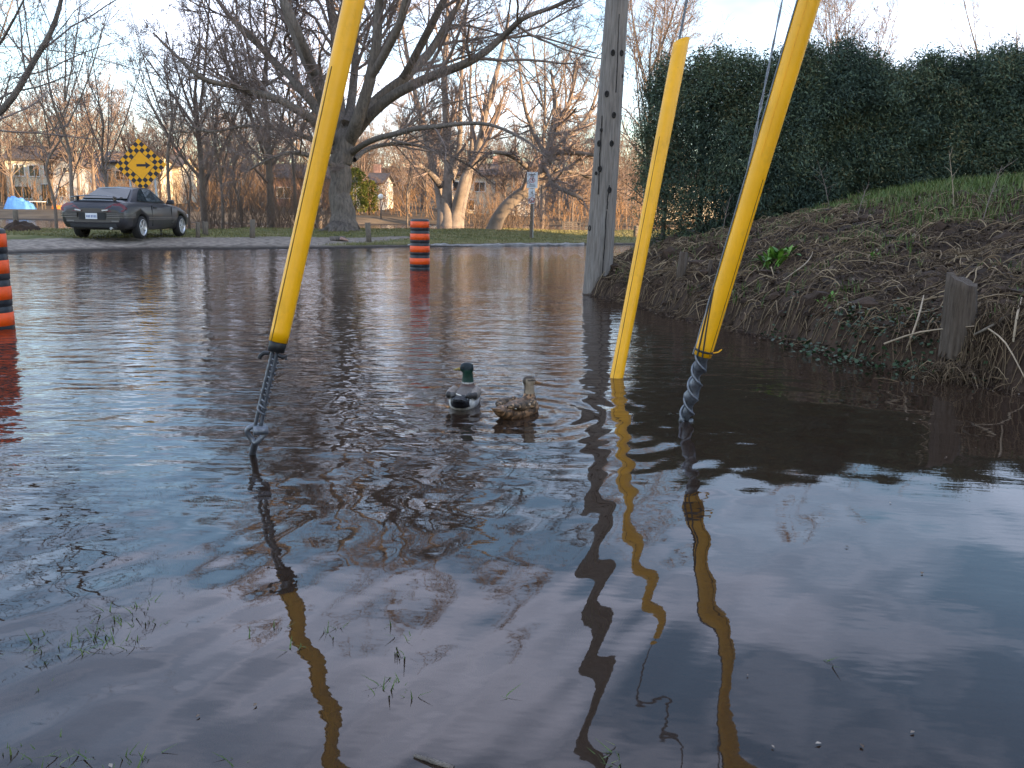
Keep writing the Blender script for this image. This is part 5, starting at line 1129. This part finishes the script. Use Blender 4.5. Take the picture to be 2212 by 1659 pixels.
for i in range(13):
    t = -1 + 2 * i / 12; w = 0.28 * math.sqrt(max(0.02, 1 - t * t)); z1 = 0.34 * math.sqrt(max(0.02, 1 - t ** 4))
    rows.append([bm.verts.new((t * 0.55, w * math.cos(a), z1 * math.sin(a))) for a in np.linspace(0, math.pi, 9)])
for a_, b_ in zip(rows[:-1], rows[1:]):
    for k in range(8): bm.faces.new((a_[k], a_[k + 1], b_[k + 1], b_[k])).smooth = True
o = bm_obj('upturned_boat', bm, M['orange_hull']); o.location = p; tag(o, 'small orange hull lying on the far shore left of the grey car', 'boat')
# round lamp and bench across the water
M['lamp_white'] = mat('white_globe', (0.8, 0.78, 0.72), 0.4, 0.03, 4)
p = far_pt(823, 72); U = 72 / FPX; e = empty('garden_lamp', p, 0, 'white globe lamp on a slim post across the water', 'lamp')
hl = at(823, 425, 72)[2] - p[2]
bm = bmesh.new(); cyl(bm, (0, 0, -0.2), (0, 0, hl - 0.15), 0.05, 0.04, 10); bm_obj('lamp_post', bm, M['wire'], e)
bm = bmesh.new(); bmesh.ops.create_uvsphere(bm, u_segments=18, v_segments=12, radius=0.23); bmesh.ops.translate(bm, vec=(0, 0, hl), verts=bm.verts[:]); bm_obj('globe', bm, M['lamp_white'], e, True)
bm = bmesh.new(); cyl(bm, (0, 0, hl - 0.24), (0, 0, hl - 0.17), 0.10, 0.10, 12); bm_obj('collar', bm, M['wire'], e)
p = far_pt(1235, 71.5); e = empty('park_bench', p, 0, 'dark slatted bench on the far shore left of the utility pole', 'bench')
for z_, y_1 in ((0.45, -0.2), (0.45, -0.05), (0.45, 0.1)):
    bm = bmesh.new(); box(bm, (0, y_1, z_), (1.55, 0.12, 0.05)); bm_obj('seat_slat', bm, M['bark'], e)
for z_ in (0.62, 0.78, 0.94):
    bm = bmesh.new(); box(bm, (0, 0.22 + (z_ - 0.6) * 0.2, z_), (1.55, 0.05, 0.12)); bm_obj('back_slat', bm, M['bark'], e)
for sx in (-0.7, 0.7):
    bm = bmesh.new(); box(bm, (sx, -0.15, 0.2), (0.07, 0.07, 0.46)); bm_obj('leg', bm, M['bark'], e)
    bm = bmesh.new(); box(bm, (sx, 0.2, 0.45), (0.07, 0.07, 1.0)); bm_obj('leg', bm, M['bark'], e)

# ------------------------------------------------------------------ car
M['paint'] = mat('grey_metallic_paint', (0.045, 0.044, 0.050), 0.34, 0.10, 2.5, metal=0.35, spec=0.5)
M['paint'].node_tree.nodes['Principled BSDF'].inputs['Coat Weight'].default_value = 0.2
M['car_glass'] = mat('tinted_glass', (0.02, 0.028, 0.032), 0.05, 0.1, 2, spec=0.25)
M['lens'] = mat('red_lens', (0.11, 0.006, 0.009), 0.15, 0.15, 6, spec=0.7)
M['lens_clear'] = mat('clear_lens', (0.5, 0.5, 0.5), 0.15, 0.1, 6, spec=0.7)
M['rubber'] = mat('tyre_rubber', (0.018, 0.017, 0.017), 0.85, 0.3, 10)
M['alloy'] = mat('alloy_wheel', (0.55, 0.55, 0.56), 0.35, 0.12, 8, metal=0.7)
M['dark_trim'] = mat('dark_trim', (0.015, 0.015, 0.016), 0.6, 0.3, 6)
M['painted_highlight'] = mat('highlight_paint', (0.16, 0.15, 0.145), 0.4, 0.2, 3, metal=0.35)  # paler than the body paint: highlights on the ribs put into the colour
pc = hit(238, 516)
CARZ = float(pc[2]) + 0.02
car = empty('parked_car', (pc[0], pc[1] - 0.95, CARZ), R(-1.5), 'dark grey two-door car with rear spoiler parked on the gravel beyond the water', 'car')
ST = [(0.0, .74, .44, .74, .80), (.05, .83, .36, .82, .90), (.16, .865, .29, .90, 1.00), (.35, .875, .27, .935, 1.03), (.9, .89, .24, .95, 1.03), (1.4, .90, .22, .95, 1.01), (2.2, .90, .22, .935, .99), (2.9, .90, .22, .915, .97), (3.4, .89, .22, .885, .93), (3.9, .87, .24, .82, .865), (4.35, .81, .26, .72, .765), (4.6, .68, .31, .62, .665), (4.72, .52, .40, .55, .585)]
bm = bmesh.new(); rings = []
for y, w, lo, sh, dk in ST:
    half = [(0, lo), (.55 * w, lo), (.9 * w, lo + .015), (.975 * w, lo + .09), (w, lo + .22), (1.005 * w, (lo + sh) / 2 + .03), (.985 * w, sh - .10), (.955 * w, sh - .025), (.88 * w, sh + .02), (.6 * w, dk - .01), (.3 * w, dk), (0, dk + .004)]
    pts = half + [(-x, z) for x, z in half[-2:0:-1]]
    rings.append([bm.verts.new((x, y, z)) for x, z in pts])
n_ = len(rings[0])
for a_, b_ in zip(rings[:-1], rings[1:]):
    for k in range(n_): bm.faces.new((a_[k], b_[k], b_[(k + 1) % n_], a_[(k + 1) % n_])).smooth = True
bm.faces.new(rings[0]); bm.faces.new(rings[-1][::-1])
body = bm_obj('body', bm, [M['paint'], M['dark_trim']], car)
bmc = bmesh.new()
for y in (0.98, 3.68):
    for sx in (-1, 1): cyl(bmc, (sx * 0.55, y, 0.31), (sx * 1.1, y, 0.31), 0.365, 0.365, 32)
cut = bm_obj('arch_cutter', bmc, M['dark_trim'])
md = body.modifiers.new('arches', 'BOOLEAN'); md.object = cut; md.operation = 'DIFFERENCE'; md.solver = 'EXACT'
cut.matrix_world = car.matrix_basis.copy(); bpy.context.view_layer.update()
dg = bpy.context.evaluated_depsgraph_get(); me2 = bpy.data.meshes.new_from_object(body.evaluated_get(dg)); body.modifiers.clear(); body.data = me2; bpy.data.objects.remove(cut)
# cabin
LO = [(.70, .66, 1.015), (.795, 1.35, .965), (.80, 2.35, .955), (.745, 3.12, .93)]
RO = [(.50, 1.38, 1.335), (.555, 1.62, 1.375), (.565, 2.10, 1.385), (.515, 2.45, 1.355)]
bm = bmesh.new(); L_, U_ = {}, {}
for s_ in (-1, 1):
    L_[s_] = [bm.verts.new((s_ * x, y, z - 0.05)) for x, y, z in LO]; U_[s_] = [bm.verts.new((s_ * x, y, z)) for x, y, z in RO]
mid = [bm.verts.new((0, y, z + 0.025)) for x, y, z in RO]
for s_ in (-1, 1):
    for i in range(3):
        bm.faces.new((L_[s_][i], L_[s_][i + 1], U_[s_][i + 1], U_[s_][i])); bm.faces.new((U_[s_][i], U_[s_][i + 1], mid[i + 1], mid[i]))
bm.faces.new((L_[-1][0], L_[1][0], U_[1][0], mid[0], U_[-1][0])); bm.faces.new((L_[1][3], L_[-1][3], U_[-1][3], mid[3], U_[1][3])); bm.faces.new(L_[1] + L_[-1][::-1])
bmesh.ops.recalc_face_normals(bm, faces=bm.faces[:]); bmesh.ops.bevel(bm, geom=[e_ for e_ in bm.edges], offset=0.025, segments=3, affect='EDGES', profile=0.5)
for f in bm.faces: f.smooth = True
bm_obj('roof', bm, M['paint'], car)
def pane(name, pts, material, parent, out=0.009, th=0.02):
    pts = [Vector(p) for p in pts]; nrm = Vector((0, 0, 0))
    for i in range(len(pts)): nrm += (pts[i] - pts[0]).cross(pts[(i + 1) % len(pts)] - pts[0])
    nrm.normalize(); c = sum(pts, Vector()) / len(pts)
    if nrm.dot(c - Vector((0, 1.9, 0.8))) < 0: nrm = -nrm
    bm = bmesh.new(); A = [bm.verts.new(p + nrm * out) for p in pts]; B = [bm.verts.new(p - nrm * th) for p in pts]
    bm.faces.new(A); bm.faces.new(B[::-1])
    for i in range(len(pts)): bm.faces.new((A[i], A[(i + 1) % len(pts)], B[(i + 1) % len(pts)], B[i]))
    return bm_obj(name, bm, material, parent)
def bil(a, b, c, d, s, t): a, b, c, d = map(Vector, (a, b, c, d)); return (a * (1 - s) + b * s) * (1 - t) + (d * (1 - s) + c * s) * t
lo0, ro0 = LO, RO
pane('rear_window', [(-.60, .76, 1.062), (.60, .76, 1.062), (.46, 1.335, 1.318), (.25, 1.345, 1.335), (-.25, 1.345, 1.335), (-.46, 1.335, 1.318)], M['car_glass'], car, 0.014)
pane('windscreen', [(-.64, 3.02, .985), (.64, 3.02, .985), (.46, 2.49, 1.325), (-.46, 2.49, 1.325)], M['car_glass'], car, 0.012)
for s_ in (-1, 1):
    q = [[(s_ * LO[i][0], LO[i][1], LO[i][2]), (s_ * LO[i + 1][0], LO[i + 1][1], LO[i + 1][2]), (s_ * RO[i + 1][0], RO[i + 1][1], RO[i + 1][2]), (s_ * RO[i][0], RO[i][1], RO[i][2])] for i in range(3)]
    pane('side_window', [bil(*q[0], .55, .10), bil(*q[1], .16, .08), bil(*q[1], .10, .90), bil(*q[0], .85, .88), bil(*q[0], .6, .6)], M['car_glass'], car, 0.013)
    pane('side_window', [bil(*q[1], .21, .08), bil(*q[1], 1, .08), bil(*q[2], .75, .10), bil(*q[2], .12, .86), bil(*q[1], .95, .9), bil(*q[1], .17, .90)], M['car_glass'], car, 0.013)
    # wheels
    for y in (0.98, 3.68):
        w = empty('wheel', (s_ * 0.80, y, 0.305)); w.parent = car; w.rotation_euler = (0, R(90) * s_, 0)
        bm = bmesh.new(); lathe(bm, [(.20, -.10), (.285, -.10), (.305, -.075), (.31, 0), (.305, .075), (.285, .10), (.215, .105)], 36, False, False); bm_obj('tyre', bm, M['rubber'], w)
        bm = bmesh.new(); lathe(bm, [(.0001, .02), (.19, .02), (.205, .05), (.222, .107), (.205, .112), (.195, .06)], 36, False, False)
        for k in range(5):
            a = 2 * math.pi * k / 5 + 0.3 + y; box(bm, (math.cos(a) * 0.11, math.sin(a) * 0.11, .075), (0.19, 0.062, 0.03), Matrix.Rotation(a, 3, 'Z'), bevel=0.008)
        cyl(bm, (0, 0, .03), (0, 0, .10), .05, .042, 14); bm_obj('rim', bm, M['alloy'], w)
    bm = bmesh.new(); box(bm, (s_ * .955, 2.78, 1.01), (.20, .10, .12), bevel=0.03); box(bm, (s_ * .86, 2.8, .975), (.10, .06, .05)); bm_obj('wing_mirror', bm, M['paint'], car)
    lens = [(.26, .725), (.82, .725), (.87, .80), (.82, .89), (.70, .945), (.56, .93), (.42, .85)]
    bm = bmesh.new(); A = [bm.verts.new((s_ * x, -0.03 + max(0, z - .78) * .70 + max(0, x - .62) * .30, z)) for x, z in lens]; B = [bm.verts.new((s_ * x * .98, 0.16 + max(0, x - .62) * .45, z)) for x, z in lens]
    bm.faces.new(A); bm.faces.new(B[::-1])
    for i in range(len(lens)): bm.faces.new((A[i], A[(i + 1) % len(lens)], B[(i + 1) % len(lens)], B[i]))
    tl = bm_obj('tail_light', bm, M['lens'], car)
    bm = bmesh.new(); box(bm, (s_ * .36, -0.035, .755), (.15, .05, .035), Matrix.Rotation(-s_ * 0.12, 3, 'Y')); bm_obj('reversing_lens', bm, M['lens_clear'], tl)
    for z_ in (.575, .62, .665):
        bm = bmesh.new(); prev = None                                   # ribs run round the corner and along the flank to the wheel arch
        path = [(.38, -.02), (.66, -.016), (.79, .03), (.862, .13), (.885, .30), (.898, .57)]
        for x, y in path:
            ny = 0.012; x = x + .010; y = y - .006; row = [bm.verts.new((s_ * (x + dx), y + dy, z_ + dz)) for dx, dy, dz in ((-.01, .03, .013), (.008, -.008, .010), (.008, -.008, -.010), (-.01, .03, -.013))]
            if prev:
                for j in range(4): bm.faces.new((prev[j], prev[(j + 1) % 4], row[(j + 1) % 4], row[j]))
            prev = row
        bm_obj('bumper_rib', bm, M['painted_highlight'], car)
    for z_ in (.5975, .6425, .6875):
        bm = bmesh.new(); box(bm, (s_ * .60, .0, z_), (.46, .05, .016), Matrix.Rotation(s_ * .03, 3, 'Z')); bm_obj('bumper_groove', bm, M['dark_trim'], car)
    for z_ in (.50, .545):
        bm = bmesh.new(); box(bm, (s_ * .904, 2.33, z_ + .02), (.028, 1.95, .018), bevel=0.006); bm_obj('side_moulding', bm, M['painted_highlight'], car)
    bm = bmesh.new(); box(bm, (s_ * .895, 1.62, .62), (.02, .012, .56)); box(bm, (s_ * .895, 2.95, .62), (.02, .012, .5)); bm_obj('door_gap', bm, M['dark_trim'], car)['kind'] = 'stuff'
    bm = bmesh.new(); box(bm, (s_ * .89, 1.82, .84), (.035, .18, .04), bevel=0.01); bm_obj('door_handle', bm, M['dark_trim'], car)
    bm = bmesh.new(); box(bm, (s_ * .60, 4.55, .60), (.26, .16, .10), bevel=0.02); bm_obj('headlight', bm, M['lens_clear'], car)
    bm = bmesh.new(); box(bm, (s_ * .60, .02, .47), (.20, .05, .045), bevel=0.01); bm_obj('rear_reflector', bm, M['painted_highlight'], car)
bm = bmesh.new(); box(bm, (0, .10, .72), (.62, .16, .02)); box(bm, (0, .03, .60), (.70, .08, .19)); bm_obj('plate_recess', bm, M['dark_trim'], car)
bm = bmesh.new(); box(bm, (-.02, -.02, .60), (.31, .012, .155), bevel=0.004); lp = bm_obj('licence_plate', bm, M['sign_white'], car)
M['plate_blue'] = mat('plate_blue', (0.10, 0.14, 0.30), 0.5, 0.1, 8)
bm = bmesh.new()
for k, w_ in enumerate((.028, .03, .028, .03, .028, .03, .026)): box(bm, (-.135 + k * .038 + (.012 if k > 2 else 0), -.027, .595), (w_ * .72, .003, .062))
bm_obj('plate_characters', bm, M['plate_blue'], lp)['kind'] = 'stuff'
bm = bmesh.new(); box(bm, (0, .08, .36), (1.25, .12, .14), bevel=0.03); bm_obj('rear_valance', bm, M['dark_trim'], car)
bm = bmesh.new(); prev = None
for x in np.linspace(-.66, .66, 17):
    zz_ = 1.135 - .05 * (x / .66) ** 2; yy = .20 + .06 * (x / .66) ** 2; row = [bm.verts.new((x, yy + dy, zz_ + dz)) for dy, dz in ((-.07, .0), (0, .018), (.13, .012), (.13, -.008), (0, -.012))]
    if prev:
        for j in range(5): bm.faces.new((prev[j], prev[(j + 1) % 5], row[(j + 1) % 5], row[j]))
    else: bm.faces.new(row)
    prev = row
bm.faces.new(prev[::-1])
for sx in (-.5, .5): box(bm, (sx, .26, 1.065), (.035, .12, .12))
bm_obj('spoiler', bm, M['paint'], car)
bm = bmesh.new(); cyl(bm, (.48, -.02, .29), (.48, .3, .29), .035, .035, 12); bm_obj('exhaust_pipe', bm, M['steel_post'], car)
bm = bmesh.new(); box(bm, (0, .0, 1.0), (.0, 0, 0)) if False else box(bm, (0, .055, .845), (.10, .02, .03), bevel=.006); bm_obj('badge', bm, M['lens'], car)
bm = bmesh.new(); box(bm, (0, 2.3, .32), (1.35, 3.9, .16)); bm_obj('underbody', bm, M['dark_trim'], car)

# ------------------------------------------------------------------ ducks
def plumage_mat():
    m = bpy.data.materials.new('plumage'); m.use_nodes = True; n, l = m.node_tree.nodes, m.node_tree.links; b = n['Principled BSDF']
    b.inputs['Roughness'].default_value = 0.55; b.inputs['Specular IOR Level'].default_value = 0.35
    a = n.new('ShaderNodeAttribute'); a.attribute_name = 'plumage'; tc = n.new('ShaderNodeTexCoord'); nz = n.new('ShaderNodeTexNoise'); nz.inputs['Scale'].default_value = 90; nz.inputs['Detail'].default_value = 3
    l.new(tc.outputs['Object'], nz.inputs['Vector']); mr = n.new('ShaderNodeMapRange'); mr.inputs['To Min'].default_value = 0.65; mr.inputs['To Max'].default_value = 1.35; l.new(nz.outputs['Fac'], mr.inputs['Value'])
    mx = n.new('ShaderNodeMix'); mx.data_type = 'RGBA'; mx.blend_type = 'MULTIPLY'; mx.inputs['Factor'].default_value = 1; l.new(a.outputs['Color'], mx.inputs['A']); l.new(mr.outputs['Result'], mx.inputs['B']); l.new(mx.outputs['Result'], b.inputs['Base Color'])
    bp_ = n.new('ShaderNodeBump'); bp_.inputs['Distance'].default_value = 0.002; l.new(nz.outputs['Fac'], bp_.inputs['Height']); l.new(bp_.outputs['Normal'], b.inputs['Normal'])
    return m
M['plumage'] = plumage_mat()
M['bill_y'] = mat('olive_yellow_bill', (0.22, 0.15, 0.025), 0.4, 0.2, 30)
M['bill_b'] = mat('brown_orange_bill', (0.16, 0.075, 0.025), 0.4, 0.3, 30)
M['eye'] = mat('dark_eye', (0.008, 0.006, 0.005), 0.1, 0.1, 5)
M['feather_white'] = mat('white_feather', (0.6, 0.56, 0.48), 0.6, 0.1, 20)
def blob(parts, voxel, smooth_it=8):
    bm = bmesh.new()
    for c, r, yaw, pit in parts:
        g = bmesh.ops.create_uvsphere(bm, u_segments=20, v_segments=12, radius=1.0)
        bmesh.ops.transform(bm, matrix=Matrix.Translation(c) @ Matrix.Rotation(yaw, 4, 'Z') @ Matrix.Rotation(pit, 4, 'Y') @ Matrix.Diagonal((*r, 1)), verts=g['verts'])
    me = bpy.data.meshes.new('duck'); bm.to_mesh(me); bm.free(); o = bpy.data.objects.new('tmp', me); COL.objects.link(o)
    m1 = o.modifiers.new('r', 'REMESH'); m1.mode = 'VOXEL'; m1.voxel_size = voxel
    m2 = o.modifiers.new('s', 'SMOOTH'); m2.iterations = smooth_it; m2.factor = 0.5
    bpy.context.view_layer.update(); me2 = bpy.data.meshes.new_from_object(o.evaluated_get(bpy.context.evaluated_depsgraph_get())); bpy.data.objects.remove(o)
    me2.polygons.foreach_set('use_smooth', np.full(len(me2.polygons), True)); return me2
def paint(me, fn):
    n_ = len(me.vertices); co = np.zeros(n_ * 3); me.vertices.foreach_get('co', co); co = co.reshape(-1, 3)
    colr = np.array([(*fn(*c), 1.0) for c in co], np.float32); a = me.attributes.new('plumage', 'FLOAT_COLOR', 'POINT'); a.data.foreach_set('color', colr.ravel()); me.materials.clear(); me.materials.append(M['plumage'])
def duck(name, loc, heading, head_yaw, male, label, sc):
    e = empty(name, (loc[0], loc[1], 0), heading, label, 'duck', 'mallards on the flood water'); e.scale = (sc, sc, sc)
    hx, hz = 0.135, 0.215
    parts = [((0, 0, .03), (.20, .098, .072), 0, 0), ((.11, 0, .03), (.10, .09, .072), 0, 0), ((-.15, 0, .045), (.11, .068, .048), 0, R(12)), ((-.24, 0, .07), (.055, .045, .016), 0, R(14)),
             ((.15, 0, .08), (.055, .05, .05), 0, 0)]
    for t in np.linspace(0, 1, 7): parts.append(((.148 - .013 * t + .008 * math.sin(t * 3.1), 0, .10 + t * .10), (.042 - .010 * t,) * 3, 0, 0))
    hd_ = Matrix.Rotation(head_yaw, 3, 'Z'); hv = lambda x, y, z: Vector((hx, 0, hz)) + hd_ @ Vector((x, y, z))
    parts += [(hv(.008, 0, .004), (.043, .030, .033), head_yaw, 0), (hv(.03, 0, -.008), (.026, .020, .020), head_yaw, 0), (hv(-.012, 0, .0), (.03, .03, .034), head_yaw, 0)]
    me = blob(parts, 0.006)
    def col(x, y, z):
        nn = float(vnoise(x * 1.0, (y + z) * 1.0, 0.012, 5)); n2 = float(vnoise(x, y * 1.3 + z, 0.022, 8))
        if male:
            if z > .118 and x > .07: return (0.002, 0.018 + 0.012 * nn, 0.011 + .005 * nn) if z < .205 else (0.003, .010, .013)
            if z > .112 and x > .07: return (0.35, 0.33, 0.30)
            if x < -.15 and abs(y) < .06 and z > .02: return (.007, .007, .009)
            if x < -.225: return (.007, .007, .009)
            if x < -.095 and z < .085: return (.55, .52, .48)
            if x > .09: return (.075, .04, .028)
            if z > .075: return (.11, .09, .075)
            return (.33 + .05 * nn, .31 + .05 * nn, .295 + .05 * nn)
        if z > .125 and x > .07:
            l = hd_.inverted() @ (Vector((x, y, z)) - Vector((hx, 0, hz)))
            if l.z > .018 or l.x < -.02: return (.055, .038, .026)
            if abs(l.z - .006) < .005 and l.x > -.01: return (.05, .035, .025)
            return (.25, .19, .13)
        k_ = .04 if nn > .55 else (.22 if n2 > .55 else .10); return (k_ * 1.25, k_ * .68, k_ * .34)
    paint(me, col); link('duck_body', me, e)
    # folded wings
    for s_ in (-1, 1):
        wm = blob([((-.02, s_ * .075, .075), (.13, .028, .038), s_ * R(-6), R(6)), ((-.12, s_ * .055, .082), (.09, .02, .022), s_ * R(10), R(8)), ((.05, s_ * .075, .07), (.06, .03, .04), 0, 0)], 0.006, 6)
        def wc(x, y, z):
            nn = float(vnoise(x * 1.4, z * 1.0, 0.016, 15)); ln = float(vnoise(x * .35, z, 0.009, 4))
            if male: return (.15 + .07 * nn, .12 + .06 * nn, .10 + .05 * nn) if x > -.12 else (.03, .025, .022)
            k_ = .30 if ln > .72 else (.03 if nn > .5 else .10); return (k_ * 1.1, k_ * .66, k_ * .34)
        paint(wm, wc); link('wing', wm, e)
    bm = bmesh.new(); rows = []
    for t, w, h_ in ((0, .014, .014), (.4, .012, .009), (.75, .015, .006), (1.0, .010, .004)):
        c = hv(.042 + t * .052, 0, -.008 - t * .008); rows.append([bm.verts.new(c + hd_ @ Vector((0, w * math.cos(a), h_ * math.sin(a)))) for a in np.linspace(0, 2 * math.pi, 13)[:-1]])
    for a_, b_ in zip(rows[:-1], rows[1:]):
        for k in range(12): bm.faces.new((a_[k], a_[(k + 1) % 12], b_[(k + 1) % 12], b_[k])).smooth = True
    bm.faces.new(rows[0][::-1]); bm.faces.new(rows[-1]); bm_obj('bill', bm, M['bill_y' if male else 'bill_b'], e)
    for s_ in (-1, 1):
        bm = bmesh.new(); bmesh.ops.create_uvsphere(bm, u_segments=10, v_segments=8, radius=.0058); bmesh.ops.translate(bm, vec=hv(.022, s_ * .024, .010), verts=bm.verts[:]); bm_obj('eye', bm, M['eye'], e, True)
    for k, a in enumerate((-.32, -.12, .12, .32)):
        bm = bmesh.new(); q = Matrix.Rotation(math.pi + a, 3, 'Z'); o_ = Vector((-.205, 0, .072))
        ring = [(0, -.012), (.05, -.014), (.085, -.007), (.095, 0), (.085, .007), (.05, .014), (0, .012)]
        A = [bm.verts.new(o_ + q @ Vector((x, y, x * .18 + .004))) for x, y in ring]; B = [bm.verts.new(o_ + q @ Vector((x, y, x * .18 - .001))) for x, y in ring]
        bm.faces.new(A); bm.faces.new(B[::-1])
        for i in range(7): bm.faces.new((A[i], A[(i + 1) % 7], B[(i + 1) % 7], B[i]))
        bm_obj('tail_feather', bm,  (M['drum_black'] if male else M['bill_b']), e)
    if male:
        V, F = curve_tube([(-.16, .03, .098), (-.19, .0, .095), (-.20, -.05, .075)], [.0045, .005, .003], 6, 4); link('wing_edge_feather', mesh_np('wing_edge_feather', V, F, M['feather_white']), e)
    else:
        for s_ in (-1, 1):
            V, F = curve_tube([(.0, s_ * .098, .085), (-.08, s_ * .095, .078), (-.15, s_ * .07, .075)], [.004, .0045, .003], 6, 4); link('wing_bar', mesh_np('wing_bar', V, F, M['feather_white']), e)
duck('mallard_drake', DRAKE, R(85), R(86), True, 'male mallard with green head and black rump swimming away, looking left', 0.94)
duck('mallard_hen', HEN, R(58), R(-52), False, 'mottled brown female mallard swimming beside the green-headed drake', 0.84)
p = on_z(935, 1648); q = on_z(895, 1634); w_ = on_z(980, 1660)
twig_thing('stick', [q + [0, 0, .002], p + [0, 0, .004], w_ + [0, 0, .001]], [.004, .006, .005], 'short dark stick floating in the shallows at the near edge', 'stick', M['bark'])
PF = np.stack([rng.uniform(-3.5, 3.5, 400), rng.uniform(1.4, 9, 400)], 1); PF = PF[(np.abs(PF[:, 0]) < 0.55 * PF[:, 1]) & (bank_d(PF[:, 0], PF[:, 1]) < -0.1) & (vnoise(PF[:, 0], PF[:, 1], 0.8, 95) > 0.5)][:110]
stuff('floating_leaves', [leaves(PF, 0.016, np.full(len(PF), 0.004), rng.uniform(0.3, 1, len(PF)), 0.12, aspect=0.5)], M['litter'], 'bits of dead leaf and straw floating on the water')
PE = scatter_bank(2500, -0.22, 0.05, yr=(5, 16)); stuff('bank_flotsam', [leaves(PE, 0.03, np.full(len(PE), 0.006), rng.beta(1.3, 2.2, len(PE)), 0.2, aspect=0.3)], M['litter'], 'straw and leaf scraps washed against the foot of the bank')
# dry stalks standing along the top of the bank
for i_, (px, py, top, lean, lab) in enumerate([(1795, 455, 350, -38, 'thin dry stalk leaning left before the hedge, nearest the right yellow guard'), (1850, 470, 395, 20, 'short dry stalk on the bank top before the middle of the hedge'), (2062, 452, 330, -26, 'forked pale stalk before the hedge above the rotten stump'), (2120, 480, 360, 30, 'thin branching stalk leaning right before the far end of the hedge'), (1560, 500, 420, 14, 'fine dry stalk at the bank top between the two right guards')]):
    p = bank_pt(px, py); u_ = zc_of(p) / FPX; h_ = (py - top) * u_; e = empty('dry_stalk', p, 0, lab, 'dry plant', 'dry stalks on the bank top')
    rg_ = np.random.default_rng(200 + i_); tip = np.array([lean * u_, 0, h_]); base = np.array([0, 0, -.05]); parts = [curve_tube([base, tip * .45 + [0, 0, .03], tip], [.006, .0045, .002], 5, 4)]
    for k in range(9):
        t = rg_.uniform(.25, .95); a_ = tip * t; v_ = np.array([rg_.normal(0, .5), rg_.normal(0, .3), rg_.uniform(.4, 1)]) * h_ * rg_.uniform(.12, .32); parts.append(curve_tube([a_, a_ + v_ * .5 + [.01, 0, 0], a_ + v_], [.0028, .002, .001], 4, 2))
    V, F = join(parts); link('stem', mesh_np('stem', V, F, M['pale_stick'] if i_ == 2 else M['bark_twig']), e)
ps = bank_pt(2080, 738); PS = ps[:2] + np.stack([rng.normal(0, .16, 420), rng.normal(-.12, .09, 420)], 1)
stuff('matted_stems', [strands(PS, 6, .20, .0035, rng.beta(1.6, 2.4, len(PS)), down=.35, lift=.12, curl=1.6)], M['roots'], 'dead stems heaped round the foot of the rotten stump')
PC = scatter_bank(2600, 0.02, 4.5); sz = rng.gamma(1.5, .016, len(PC)); cl = []
ico = bmesh.new(); bmesh.ops.create_icosphere(ico, subdivisions=1, radius=1.0); iv = np.array([v.co[:] for v in ico.verts]); itf = np.array([[v.index for v in f.verts] for f in ico.faces]); ico.free()
Vc = (iv[None] * (1 + rng.normal(0, .22, (len(PC), len(iv), 1))) * sz[:, None, None] * np.array([1.2, 1.2, .8]) + np.column_stack([PC, bank_z(PC[:, 0], PC[:, 1])])[:, None]).reshape(-1, 3)
Fc = (itf[None] + (np.arange(len(PC)) * len(iv))[:, None, None]).reshape(-1, 3)
tag(link('soil_clods', mesh_np('soil_clods', Vc, Fc, M['soil'], False)), 'crumbled clods of dark soil on the bank', kind='stuff')
